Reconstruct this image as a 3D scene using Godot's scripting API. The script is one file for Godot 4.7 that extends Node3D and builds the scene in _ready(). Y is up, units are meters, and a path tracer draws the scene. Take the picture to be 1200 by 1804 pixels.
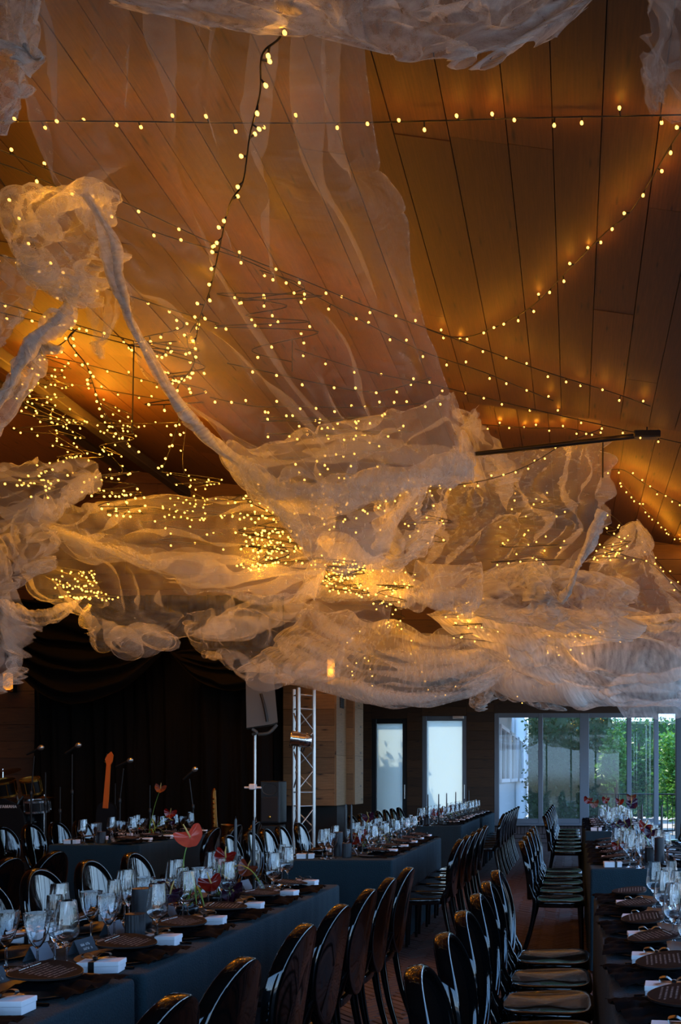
extends Node3D
# A wedding hall: black dressed banquet tables, black oval-back chairs, organza and fairy lights under a plank ceiling.

const F := 1480.0
const EYE := 1.4
var M := {}
var counts := {}
var rng := RandomNumberGenerator.new()
const ORD := ["first", "second", "third", "fourth", "fifth", "sixth", "seventh", "eighth", "ninth", "tenth"]

# ---------------------------------------------------------------- mesh builder
class MB:
	var v := PackedVector3Array()
	var n := PackedVector3Array()
	var uv := PackedVector2Array()
	var c := PackedColorArray()
	var ix := PackedInt32Array()
	var tinted := false

	func tri(a: Vector3, b: Vector3, d: Vector3) -> void:
		var k := v.size()
		var m := (d - a).cross(b - a).normalized()
		v.append_array([a, b, d]); n.append_array([m, m, m])
		uv.append_array([Vector2(0, 0), Vector2(0, 1), Vector2(1, 0)])
		ix.append_array([k, k + 1, k + 2])

	func quad(a: Vector3, b: Vector3, d: Vector3, e: Vector3, su := 1.0, sv := 1.0, o := Vector2.ZERO) -> void:
		var k := v.size()
		var m := (d - a).cross(b - a).normalized()
		v.append_array([a, b, d, e]); n.append_array([m, m, m, m])
		uv.append_array([o, o + Vector2(0, sv), o + Vector2(su, sv), o + Vector2(su, 0)])
		ix.append_array([k, k + 1, k + 2, k, k + 2, k + 3])

	func box(at: Vector3, s: Vector3, b := Basis(), texture_metres := 0.0, o := Vector2.ZERO) -> void:
		var h := s / 2
		for axis in 3:
			var i := (axis + 1) % 3
			var j := (axis + 2) % 3
			for side: float in [-1.0, 1.0]:
				var p := []
				for q: Array in [[-1.0, -1.0], [-1.0, 1.0], [1.0, 1.0], [1.0, -1.0]]:
					var w := Vector3.ZERO
					w[axis] = h[axis] * side
					w[i] = h[i] * q[1] * side
					w[j] = h[j] * q[0]
					p.append(at + b * w)
				quad(p[0], p[1], p[2], p[3], s[j], s[i], o)

	func chamfer_box(at: Vector3, s: Vector3, r: float, b := Basis()) -> void:
		var h := s / 2
		for axis in 3:
			var i := (axis + 1) % 3
			var j := (axis + 2) % 3
			for side: float in [-1.0, 1.0]:
				var p := []
				for q: Array in [[-1.0, -1.0], [-1.0, 1.0], [1.0, 1.0], [1.0, -1.0]]:
					var w := Vector3.ZERO
					w[axis] = h[axis] * side
					w[i] = (h[i] - r) * q[1] * side
					w[j] = (h[j] - r) * q[0]
					p.append(at + b * w)
				quad(p[0], p[1], p[2], p[3], s[j], s[i])
			for q: Array in [[-1.0, -1.0], [-1.0, 1.0], [1.0, 1.0], [1.0, -1.0]]:
				var e := []
				for t: Array in [[0, -1.0], [0, 1.0], [1, 1.0], [1, -1.0]]:
					var w := Vector3.ZERO
					w[axis] = (h[axis] - r) * t[1]
					w[i] = (h[i] if t[0] == 0 else h[i] - r) * q[0]
					w[j] = (h[j] - r if t[0] == 0 else h[j]) * q[1]
					e.append(at + b * w)
				if q[0] * q[1] > 0:
					quad(e[0], e[1], e[2], e[3])
				else:
					quad(e[3], e[2], e[1], e[0])
		for x: float in [-1.0, 1.0]:
			for y: float in [-1.0, 1.0]:
				for z: float in [-1.0, 1.0]:
					var a := at + b * Vector3(h.x * x, (h.y - r) * y, (h.z - r) * z)
					var d := at + b * Vector3((h.x - r) * x, h.y * y, (h.z - r) * z)
					var e := at + b * Vector3((h.x - r) * x, (h.y - r) * y, h.z * z)
					if x * y * z > 0:
						tri(a, e, d)
					else:
						tri(a, d, e)

	# a sheet of nu x nv points, smooth; wrap joins the last column to the first
	func grid(p: PackedVector3Array, nu: int, nv: int, wrap := false, tex := Vector2.ONE, tints := PackedFloat32Array(), flip := false) -> void:
		var k := v.size()
		var m := PackedVector3Array()
		m.resize(p.size())
		var cols := nu if wrap else nu - 1
		for j in nv - 1:
			for i in cols:
				var a := j * nu + i
				var b := (j + 1) * nu + i
				var i2 := (i + 1) % nu
				var d := (j + 1) * nu + i2
				var e := j * nu + i2
				if flip:
					var t := b
					b = e
					e = t
				var f1 := (p[d] - p[a]).cross(p[b] - p[a])
				var f2 := (p[e] - p[a]).cross(p[d] - p[a])
				m[a] += f1 + f2; m[b] += f1; m[d] += f1 + f2; m[e] += f2
				ix.append_array([k + a, k + b, k + d, k + a, k + d, k + e])
		for q in m.size():
			m[q] = m[q].normalized() if m[q].length_squared() > 1e-20 else Vector3.UP
		v.append_array(p); n.append_array(m)
		for j in nv:
			for i in nu:
				uv.append(Vector2(float(i) / maxf(nu - 1, 1) * tex.x, float(j) / maxf(nv - 1, 1) * tex.y))
		if tints.size():
			tinted = true
			for t in tints:
				c.append(Color(1, 1, 1, t))

	# profile of (radius, height); a repeated point makes a crease
	func lathe(profile: Array, sides: int, at := Vector3.ZERO, b := Basis(), squash := Vector2.ONE) -> void:
		var run: Array[Vector2] = []
		for q in profile.size() + 1:
			var cut: bool = q == profile.size() or (run.size() and run[-1] == profile[q])
			if cut and run.size() > 1:
				var p := PackedVector3Array()
				for r in run:
					for s in sides:
						var a := TAU * s / sides
						p.append(at + b * Vector3(cos(a) * r.x * squash.x, r.y, sin(a) * r.x * squash.y))
				grid(p, sides, run.size(), true, Vector2.ONE, PackedFloat32Array(), true)
				run = []
			if q < profile.size():
				run.append(profile[q])

	func tube(path: PackedVector3Array, radii: Array, sides := 6, caps := true) -> void:
		var p := PackedVector3Array()
		var t0 := (path[1] - path[0]).normalized()
		var x := t0.cross(Vector3.UP if absf(t0.y) < 0.9 else Vector3.RIGHT).normalized()
		for q in path.size():
			var t := (path[mini(q + 1, path.size() - 1)] - path[maxi(q - 1, 0)]).normalized()
			x = (x - t * x.dot(t)).normalized()
			var y := t.cross(x)
			var r: float = radii[mini(q, radii.size() - 1)]
			for s in sides:
				var a := TAU * s / sides
				p.append(path[q] + (x * cos(a) + y * sin(a)) * r)
		grid(p, sides, path.size(), true)
		if caps:
			for e: int in [0, path.size() - 1]:
				for s in range(1, sides - 1):
					var a := p[e * sides]; var b := p[e * sides + s]; var d := p[e * sides + s + 1]
					if e == 0:
						tri(a, b, d)
					else:
						tri(a, d, b)

	func bar(a: Vector3, b: Vector3, r: float, sides := 8) -> void:
		tube(PackedVector3Array([a, b]), [r], sides)

	func prism(poly: PackedVector2Array, depth: float, at: Vector3, b := Basis()) -> void:
		var t := Geometry2D.triangulate_polygon(poly)
		var f := func(q: Vector2, z: float) -> Vector3: return at + b * Vector3(q.x, q.y, z)
		var ccw := not Geometry2D.is_polygon_clockwise(poly)
		for q in range(0, t.size(), 3):
			var a := poly[t[q]]; var d := poly[t[q + 1]]; var e := poly[t[q + 2]]
			if (d - a).cross(e - a) > 0:
				var w := d
				d = e
				e = w
			tri(f.call(a, depth / 2), f.call(d, depth / 2), f.call(e, depth / 2))
			tri(f.call(a, -depth / 2), f.call(e, -depth / 2), f.call(d, -depth / 2))
		for q in poly.size():
			var a := poly[q]; var d := poly[(q + 1) % poly.size()]
			if ccw:
				quad(f.call(a, depth / 2), f.call(d, depth / 2), f.call(d, -depth / 2), f.call(a, -depth / 2))
			else:
				quad(f.call(d, depth / 2), f.call(a, depth / 2), f.call(a, -depth / 2), f.call(d, -depth / 2))

	func mesh() -> ArrayMesh:
		var a := []
		a.resize(Mesh.ARRAY_MAX)
		a[Mesh.ARRAY_VERTEX] = v; a[Mesh.ARRAY_NORMAL] = n; a[Mesh.ARRAY_TEX_UV] = uv; a[Mesh.ARRAY_INDEX] = ix
		if tinted:
			a[Mesh.ARRAY_COLOR] = c
		var m := ArrayMesh.new()
		m.add_surface_from_arrays(Mesh.PRIMITIVE_TRIANGLES, a)
		return m

# ---------------------------------------------------------------- scene helpers
func numbered(called: String) -> String:
	var k: int = counts.get(called, 0)
	counts[called] = k + 1
	return called if k == 0 else "%s_%03d" % [called, k]

func obj(called: String, shape: MB, m: Material, parent: Node, xf := Transform3D()) -> MeshInstance3D:
	return obj_mesh(called, shape.mesh(), m, parent, xf)

func obj_mesh(called: String, mesh: Mesh, m: Material, parent: Node, xf := Transform3D()) -> MeshInstance3D:
	var o := MeshInstance3D.new()
	o.name = numbered(called) if parent == self else called
	o.mesh = mesh
	o.material_override = m
	o.transform = xf
	o.cast_shadow = GeometryInstance3D.SHADOW_CASTING_SETTING_ON
	parent.add_child(o, true)
	return o

func tag(o: Node, label: String, category: String, group := "") -> Node:
	o.set_meta("label", label)
	o.set_meta("category", category)
	if group:
		o.set_meta("group", group)
	return o

func thing(called: String, label: String, category: String, at := Vector3.ZERO, turn := 0.0, group := "") -> Node3D:
	var o := Node3D.new()
	o.name = numbered(called)
	add_child(o)
	o.position = at
	o.rotation.y = turn
	tag(o, label, category, group)
	return o

func bare() -> Node3D:
	return Node3D.new()

func structure(called: String, shape: MB, m: Material) -> MeshInstance3D:
	var o := obj(called, shape, m, self)
	o.set_meta("kind", "structure")
	return o

func place(proto: Node3D, called: String, xf: Transform3D, label: String, category: String, group := "") -> Node3D:
	var o: Node3D = proto.duplicate()
	o.name = numbered(called)
	add_child(o)
	o.transform = xf
	tag(o, label, category, group)
	return o

# the point of the hall that stands at distance d along the hall, where the sight line of that picture place meets it
func at(px: float, py: float, d: float) -> Vector3:
	return Vector3((px - 1010.0) / F * d, EYE - (py - 1370.0) / F * d, -d)

func smooth_path(ctrl: PackedVector3Array, steps: int) -> PackedVector3Array:
	var out := PackedVector3Array()
	for k in ctrl.size() - 1:
		for s in steps:
			out.append(ctrl[k].cubic_interpolate(ctrl[k + 1], ctrl[maxi(k - 1, 0)], ctrl[mini(k + 2, ctrl.size() - 1)], float(s) / steps))
	out.append(ctrl[-1])
	return out

func ceiling_y(x: float) -> float:
	return 4.72 - 0.136 * (x - 0.81) if x > -6.5 else 5.714 + (x + 6.5) * 0.55

# ---------------------------------------------------------------- materials
func mat(albedo: Color, rough := 0.6, metal := 0.0, spec := 0.5) -> StandardMaterial3D:
	var m := StandardMaterial3D.new()
	m.albedo_color = albedo
	m.roughness = rough
	m.metallic = metal
	m.metallic_specular = spec
	return m

func noise_tex(size: int, freq: float, seed_: int, kind := FastNoiseLite.TYPE_SIMPLEX_SMOOTH, lo := 0.0, hi := 1.0, octaves := 4) -> ImageTexture:
	var f := FastNoiseLite.new()
	f.noise_type = kind
	f.seed = seed_
	f.frequency = freq
	f.fractal_octaves = octaves
	var im := f.get_seamless_image(size, size)
	im.convert(Image.FORMAT_L8)
	var d := im.get_data()
	for k in d.size():
		d[k] = int(clampf(lerpf(lo, hi, d[k] / 255.0), 0, 1) * 255)
	return ImageTexture.create_from_image(Image.create_from_data(size, size, false, Image.FORMAT_L8, d))

func wood_image(seed_: int, dark: Color, light: Color) -> ImageTexture:
	var w := 256
	var h := 1024
	var f := FastNoiseLite.new()
	f.seed = seed_
	f.noise_type = FastNoiseLite.TYPE_SIMPLEX_SMOOTH
	f.frequency = 1.0
	f.fractal_octaves = 3
	var r := RandomNumberGenerator.new()
	r.seed = seed_
	var knots := []
	for k in 5:
		knots.append([r.randf() * w, r.randf() * h, r.randf_range(4, 9)])
	var d := PackedByteArray()
	d.resize(w * h * 3)
	for y in h:
		for x in w:
			var bend := 0.0
			var knot := 0.0
			for k: Array in knots:
				var dx: float = x - k[0]
				var dy: float = (y - k[1]) * 0.35
				var q := dx * dx + dy * dy
				if q < 5000.0:
					var fall := exp(-q / (k[2] * k[2] * 9.0))
					bend += signf(dx) * fall * 14.0
					knot = maxf(knot, exp(-q / (k[2] * k[2] * 0.7)))
			var g := f.get_noise_2d((x + bend) * 0.09, y * 0.006) * 0.5 + 0.5
			var fine := f.get_noise_2d((x + bend) * 0.6 + 400.0, y * 0.02) * 0.5 + 0.5
			var saw := f.get_noise_2d(x * 0.03 + 900.0, y * 0.5) * 0.5 + 0.5
			var t := clampf(g * 0.55 + fine * 0.35 + saw * 0.2 - 0.1, 0, 1)
			var col := dark.lerp(light, t).lerp(Color(0.05, 0.03, 0.02), knot * 0.85)
			var o := (y * w + x) * 3
			d[o] = int(col.r * 255); d[o + 1] = int(col.g * 255); d[o + 2] = int(col.b * 255)
	return ImageTexture.create_from_image(Image.create_from_data(w, h, false, Image.FORMAT_RGB8, d))

# small printed writing, too fine to read: rows of strokes on a plain ground
func print_image(seed_: int, w: int, h: int, ground: Color, ink: Color, rows: Array) -> ImageTexture:
	var im := Image.create(w, h, false, Image.FORMAT_RGB8)
	im.fill(ground)
	var r := RandomNumberGenerator.new()
	r.seed = seed_
	for row: Array in rows:          # [top, letter height, left, right]
		var x: int = row[2]
		while x < row[3]:
			var word := r.randi_range(3, 8)
			for k in word:
				var cw: int = maxi(2, int(row[1] * 0.55))
				if x + cw > row[3]:
					break
				im.fill_rect(Rect2i(x, row[0], maxi(1, cw / 4), row[1]), ink)
				if r.randf() < 0.6:
					im.fill_rect(Rect2i(x, row[0] + (0 if r.randf() < 0.5 else row[1] / 2), cw - 1, maxi(1, row[1] / 6)), ink)
				if r.randf() < 0.5:
					im.fill_rect(Rect2i(x + cw - 1 - cw / 4, row[0] + row[1] / 3, maxi(1, cw / 4), row[1] - row[1] / 3), ink)
				x += cw + 1
			x += maxi(3, int(row[1] * 0.5))
	return ImageTexture.create_from_image(im)

func make_materials() -> void:
	M.wood = []
	for k in 4:
		var m := mat(Color(1, 1, 1).darkened(0.06 * k), 0.62)
		m.albedo_texture = wood_image(11 + k * 7, Color(0.205, 0.118, 0.048), Color(0.41, 0.262, 0.115))
		m.uv1_scale = Vector3(3.2, 0.42, 1)
		M.wood.append(m)
	M.oak = []
	for k in 3:
		var m := mat(Color(1, 1, 1).darkened(0.07 * k), 0.6)
		m.albedo_texture = wood_image(61 + k * 5, Color(0.40, 0.30, 0.19), Color(0.62, 0.49, 0.33))
		m.uv1_scale = Vector3(2.4, 0.42, 1)
		M.oak.append(m)
	M.dark_wood = mat(Color(0.12, 0.09, 0.07), 0.7)
	M.steel_dark = mat(Color(0.10, 0.09, 0.08), 0.45, 0.6)
	M.frame_grey = mat(Color(0.42, 0.45, 0.48), 0.45, 0.2)
	M.frame_dark = mat(Color(0.16, 0.17, 0.18), 0.4, 0.3)
	M.cable = mat(Color(0.03, 0.028, 0.025), 0.5)
	var b := mat(Color(1.0, 0.82, 0.5), 0.3)
	b.emission_enabled = true
	b.emission = Color(1.0, 0.72, 0.32)
	b.emission_energy_multiplier = 4.5
	M.bulb = b
	M.plastic = mat(Color(0.016, 0.017, 0.02), 0.05, 0.0, 0.58)
	var cl := mat(Color(0.115, 0.185, 0.215), 0.85, 0.0, 0.3)
	cl.heightmap_enabled = true
	cl.heightmap_texture = noise_tex(256, 0.06, 5)
	cl.heightmap_scale = 0.25
	cl.uv1_triplanar = true
	cl.uv1_scale = Vector3(6, 6, 6)
	cl.rim_enabled = true
	cl.rim = 0.12
	M.cloth = cl
	M.napkin = mat(Color(0.03, 0.036, 0.046), 0.85, 0.0, 0.15)
	M.satin = mat(Color(0.035, 0.035, 0.04), 0.28)
	M.charger = mat(Color(0.035, 0.036, 0.042), 0.4, 0.0, 0.3)
	M.cutlery = mat(Color(0.09, 0.09, 0.1), 0.22, 0.9)
	M.box_white = mat(Color(0.86, 0.86, 0.88), 0.7)
	M.card = mat(Color(0.36, 0.41, 0.46), 0.7)
	M.card_face = mat(Color.WHITE, 0.7)
	M.card_face.albedo_texture = print_image(3, 128, 96, Color(0.2, 0.245, 0.285), Color(0.9, 0.92, 0.93), [[28, 16, 30, 96], [54, 16, 38, 100]])
	var rows := [[40, 20, 54, 196]]
	for k in 8:
		rows.append([84 + k * 16, 7, 56 + (k * 7) % 14, 200 - (k * 11) % 30])
	M.menu_face = mat(Color.WHITE, 0.7, 0.0, 0.15)
	M.menu_face.albedo_texture = print_image(8, 256, 256, Color(0.11, 0.08, 0.078), Color(0.7, 0.67, 0.65), rows)
	M.menu = mat(Color(0.095, 0.075, 0.075), 0.5, 0.0, 0.3)
	var g := mat(Color(0.96, 0.98, 1.0, 0.01), 0.01, 0.0, 0.42)
	g.albedo_color = Color(1, 1, 1, 0.0)
	g.roughness = 0.0
	g.metallic_specular = 0.5
	g.transparency = BaseMaterial3D.TRANSPARENCY_ALPHA
	g.refraction_enabled = true
	g.refraction_scale = 0.05
	M.glass = g
	var p := mat(Color(0.9, 0.95, 0.96, 0.06), 0.01)
	p.transparency = BaseMaterial3D.TRANSPARENCY_ALPHA
	M.pane = p
	M.candle = mat(Color(0.10, 0.105, 0.13), 0.5)
	M.taper = mat(Color(0.10, 0.10, 0.115), 0.35)
	M.red = mat(Color(0.42, 0.07, 0.05), 0.16)
	M.coral = mat(Color(0.72, 0.27, 0.2), 0.25)
	M.plum = mat(Color(0.16, 0.04, 0.14), 0.25)
	M.brown_petal = mat(Color(0.4, 0.16, 0.08), 0.35)
	for k: String in ["red", "coral", "plum", "brown_petal"]:
		M[k].backlight_enabled = true
		M[k].backlight = M[k].albedo_color.darkened(0.3)
	M.stem = mat(Color(0.36, 0.48, 0.18), 0.45)
	M.spadix = mat(Color(0.75, 0.62, 0.35), 0.6)
	M.twig = mat(Color(0.1, 0.07, 0.06), 0.7)
	M.black_drape = mat(Color(0.045, 0.042, 0.04), 0.9, 0.0, 0.2)
	M.black = mat(Color(0.03, 0.03, 0.032), 0.5)
	M.grey_paint = mat(Color(0.3, 0.3, 0.29), 0.55)
	M.chrome = mat(Color(0.85, 0.85, 0.86), 0.18, 1.0)
	M.aluminium = mat(Color(0.72, 0.71, 0.69), 0.32, 0.9)
	M.brass = mat(Color(0.83, 0.6, 0.26), 0.25, 1.0)
	M.old_brass = mat(Color(0.5, 0.31, 0.13), 0.4, 1.0)
	M.maple = mat(Color(0.72, 0.36, 0.1), 0.35)
	M.grille = mat(Color(0.07, 0.07, 0.075), 0.75)
	M.logo = mat(Color(0.75, 0.75, 0.74), 0.4)
	M.plaster = mat(Color(0.72, 0.74, 0.76), 0.85)
	M.terrace = mat(Color(0.55, 0.52, 0.48), 0.85)
	M.leaf = []
	for c: Color in [Color(0.2, 0.36, 0.12), Color(0.3, 0.47, 0.17), Color(0.14, 0.27, 0.11)]:
		var l := mat(c, 0.5)
		l.backlight_enabled = true
		l.backlight = c
		M.leaf.append(l)
	M.bark = mat(Color(0.24, 0.19, 0.15), 0.9)
	M.frosted = mat(Color(0.88, 0.93, 0.92), 0.9)
	M.frosted.backlight_enabled = true
	M.frosted.backlight = Color(0.97, 1.0, 0.99)
	M.brick = []
	for c: Color in [Color(0.27, 0.2, 0.18), Color(0.33, 0.245, 0.215), Color(0.22, 0.17, 0.16)]:
		M.brick.append(mat(c, 0.75))
	M.plinth_brick = mat(Color(0.33, 0.29, 0.29), 0.8)
	M.mortar = mat(Color(0.13, 0.115, 0.105), 0.9)
	M.organza = organza(Color(0.86, 0.87, 0.87), 0.7, 21)
	M.organza_dense = organza(Color(0.86, 0.87, 0.87), 0.95, 22)
	M.organza_open = organza(Color(0.86, 0.87, 0.87), 0.58, 23)

func organza(c: Color, alpha: float, seed_: int) -> StandardMaterial3D:
	var m := mat(c, 0.5, 0.0, 0.55)
	m.transparency = BaseMaterial3D.TRANSPARENCY_ALPHA
	m.albedo_color.a = alpha
	m.vertex_color_use_as_albedo = true
	# the weave: alpha differs from thread to thread and where threads have slipped
	var f := FastNoiseLite.new()
	f.seed = seed_
	f.frequency = 0.02
	f.fractal_octaves = 4
	var slip := f.get_seamless_image(512, 512)
	slip.convert(Image.FORMAT_L8)
	var s := slip.get_data()
	var d := PackedByteArray()
	d.resize(512 * 512 * 2)
	var r := RandomNumberGenerator.new()
	r.seed = seed_
	for y in 512:
		for x in 512:
			var k := y * 512 + x
			d[k * 2] = 255
			var t := 0.7 + 0.35 * (s[k] / 255.0 - 0.5) * 2.0 + r.randf_range(-0.12, 0.12)
			d[k * 2 + 1] = int(clampf(t, 0.2, 1.0) * 255)
	m.albedo_texture = ImageTexture.create_from_image(Image.create_from_data(512, 512, false, Image.FORMAT_LA8, d))
	m.heightmap_enabled = true
	m.heightmap_texture = M.crinkle if M.has("crinkle") else noise_tex(512, 0.03, 77, FastNoiseLite.TYPE_SIMPLEX, 0, 1, 5)
	M.crinkle = m.heightmap_texture
	m.heightmap_scale = 0.14
	m.uv1_scale = Vector3(1, 1, 1)
	m.rim_enabled = true
	m.rim = 0.5
	m.backlight_enabled = true
	m.backlight = Color(c.r, c.g, c.b).darkened(0.12)
	return m

# ---------------------------------------------------------------- the start
func _ready() -> void:
	rng.seed = 4
	var cam := Camera3D.new()
	cam.name = "camera"
	cam.projection = Camera3D.PROJECTION_FRUSTUM
	cam.near = 0.05
	cam.far = 200.0
	cam.size = 0.05 * 1804.0 / F
	cam.frustum_offset = Vector2(0.05 * (600.0 - 1010.0) / F, 0.05 * (1370.0 - 902.0) / F)
	cam.position = Vector3(0, EYE, 0)
	add_child(cam)
	cam.current = true
	var env := Environment.new()
	env.background_mode = Environment.BG_SKY
	var sm := ProceduralSkyMaterial.new()
	sm.sky_top_color = Color(0.46, 0.68, 0.94)
	sm.sky_horizon_color = Color(0.71, 0.86, 0.99)
	sm.ground_bottom_color = Color(0.30, 0.29, 0.27)
	sm.ground_horizon_color = Color(0.5, 0.5, 0.48)
	sm.sky_energy_multiplier = 1.0
	var sky := Sky.new()
	sky.sky_material = sm
	env.sky = sky
	env.background_energy_multiplier = 5.2
	env.tonemap_mode = Environment.TONE_MAPPER_LINEAR
	env.tonemap_exposure = 1.0
	env.sdfgi_enabled = true
	env.ssao_enabled = true
	env.ssil_enabled = true
	var we := WorldEnvironment.new()
	we.name = "world"
	we.environment = env
	add_child(we)
	var sun := DirectionalLight3D.new()
	sun.name = "sun"
	sun.light_color = Color(1.0, 0.95, 0.86)
	sun.light_energy = 3.0
	sun.light_angular_distance = 0.6
	sun.shadow_enabled = true
	sun.sky_mode = DirectionalLight3D.SKY_MODE_LIGHT_ONLY
	add_child(sun)
	sun.look_at_from_position(Vector3(-5, 11, -5.5), Vector3.ZERO)
	make_materials()
	build_shell()
	build_exterior()
	build_stage()
	build_tables()
	build_drapes()
	build_lights()

# ---------------------------------------------------------------- the hall
func build_shell() -> void:
	build_floor()
	var tilt := Basis(Vector3.BACK, atan(-0.136))
	# near and far stretch of the ceiling, planks running down the hall
	for part: Array in [["ceiling", 0.0, 3.2, -8.0, -6.55, 2.3], ["ceiling", 0.15, -8.0, -12.2, -6.55, 2.3]]:
		var slab := MB.new()
		var mid: float = (part[4] + part[5]) / 2
		var wide: float = (part[5] - part[4]) * sqrt(1 + 0.136 * 0.136)
		slab.box(Vector3(mid, ceiling_y(mid) + part[1] + 0.09, (part[2] + part[3]) / 2), Vector3(wide, 0.1, part[2] - part[3]), tilt)
		var c := structure(part[0], slab, M.dark_wood)
		var x: float = part[4]
		while x < part[5] - 0.05:
			var w: float = minf(rng.randf_range(0.22, 0.33), part[5] - x)
			var z: float = part[2]
			while z > part[3] + 0.01:
				var l: float = rng.randf_range(2.0, 4.2)
				if z - l < part[3] + 0.8:
					l = z - part[3]
				var b := MB.new()
				b.box(Vector3.ZERO, Vector3(w - 0.003, 0.035, l - 0.003), Basis(), 1.0, Vector2(rng.randf(), rng.randf()))
				var cx := x + w / 2
				obj("plank", b, M.wood[rng.randi() % 4], c, Transform3D(tilt, Vector3(cx, ceiling_y(cx) + part[1] + 0.022 + rng.randf_range(-0.003, 0.003), z - l / 2)))
				z -= l
			x += w
	# the lower slope on the stage side
	var lean := Basis(Vector3.BACK, atan(0.55))
	var s2 := MB.new()
	s2.box(Vector3(-7.6, ceiling_y(-7.6) + 0.09, -4.5), Vector3(2.7, 0.1, 15.6), lean)
	var c2 := structure("ceiling", s2, M.dark_wood)
	var xx := -8.7
	while xx < -6.5:
		var z := 3.2
		while z > -12.1:
			var l := minf(rng.randf_range(2.5, 4.5), z + 12.2)
			var b := MB.new()
			b.box(Vector3.ZERO, Vector3(0.28, 0.035, l - 0.004), Basis(), 1.0, Vector2(rng.randf(), rng.randf()))
			obj("plank", b, M.wood[rng.randi() % 4], c2, Transform3D(lean, Vector3(xx + 0.124, ceiling_y(xx + 0.124) + 0.02, z - l / 2)))
			z -= l
		xx += 0.248
	var beam := MB.new()
	beam.chamfer_box(Vector3(-5.62, 5.53, -4.5), Vector3(0.13, 0.12, 15.4), 0.01)
	structure("trim_1", beam, M.dark_wood)
	# header across the hall and the lower ceiling behind it
	var head := MB.new()
	head.box(Vector3(-3.2, 4.75, -12.3), Vector3(11.2, 3.0, 0.16))
	board_face(structure("wall_header", head, M.dark_wood), -8.6, 2.2, 3.25, 5.9, -12.21, 0.22)
	var soffit := MB.new()
	soffit.box(Vector3(-3.2, 3.32, -15.3), Vector3(11.0, 0.1, 6.0))
	structure("ceiling", soffit, M.dark_wood)
	# back wall: boards round two doors, then the glazing
	var back := MB.new()
	for r: Array in [[-8.6, -4.32, 0.0, 3.3], [-3.56, -3.24, 0.0, 3.3], [-2.28, -1.69, 0.0, 3.3], [-4.32, -3.56, 2.66, 3.3], [-3.24, -2.28, 2.72, 3.3], [-1.69, 2.2, 2.78, 3.3]]:
		back.box(Vector3((r[0] + r[1]) / 2, (r[2] + r[3]) / 2, -18.1), Vector3(r[1] - r[0], r[3] - r[2], 0.16))
	var wb := structure("wall_back", back, M.dark_wood)
	for r: Array in [[-3.56, -3.24, 0.0, 3.27], [-2.28, -1.69, 0.0, 3.27], [-4.32, -3.56, 2.66, 3.27], [-3.24, -2.28, 2.72, 3.27], [-1.69, 2.2, 2.78, 3.27], [-5.4, -4.32, 0.0, 3.27]]:
		board_face(wb, r[0], r[1], r[2], r[3], -18.0, 0.2)
	# side and rear walls
	var left := MB.new()
	left.box(Vector3(-8.7, 2.4, -7.5), Vector3(0.16, 4.8, 21.4))
	structure("wall_left", left, M.wood[1])
	var rear := MB.new()
	rear.box(Vector3(-3.2, 4.75, 3.3), Vector3(11.2, 2.7, 0.16))
	rear.box(Vector3(-7.9, 1.7, 3.3), Vector3(1.6, 3.4, 0.16))
	structure("wall_rear", rear, M.wood[2])
	for k in 9:
		var post := MB.new()
		post.chamfer_box(Vector3(-7.0 + k * 1.15, 1.7, 3.3), Vector3(0.08, 3.4, 0.1), 0.008)
		structure("trim_3", post, M.frame_dark)
	var right := MB.new()
	right.box(Vector3(2.3, 3.87, -7.5), Vector3(0.14, 1.5, 21.6))
	structure("wall_right", right, M.wood[0])
	for k in 17:
		var post := MB.new()
		var big := k % 4 == 0
		post.chamfer_box(Vector3(2.3, 1.56, 2.9 - k * 1.32), Vector3(0.16 if big else 0.07, 3.12, 0.16 if big else 0.07), 0.008)
		structure("trim_2", post, M.frame_dark)
	wooden_pier()
	doors_and_glazing()

func board_face(parent: Node, x0: float, x1: float, y0: float, y1: float, z: float, h: float, woods: Array = M.wood) -> void:
	var y := y0
	while y < y1 - 0.01:
		var bh := minf(h, y1 - y)
		var x := x0
		while x < x1 - 0.01:
			var l := minf(rng.randf_range(1.6, 3.4), x1 - x)
			var b := MB.new()
			b.box(Vector3.ZERO, Vector3(l - 0.004, bh - 0.006, 0.03), Basis(), 1.0, Vector2(rng.randf(), rng.randf()))
			obj("board", b, woods[rng.randi() % woods.size()], parent, Transform3D(Basis(), Vector3(x + l / 2, y + bh / 2, z + rng.randf_range(-0.002, 0.002))))
			x += l
		y += bh

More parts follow.
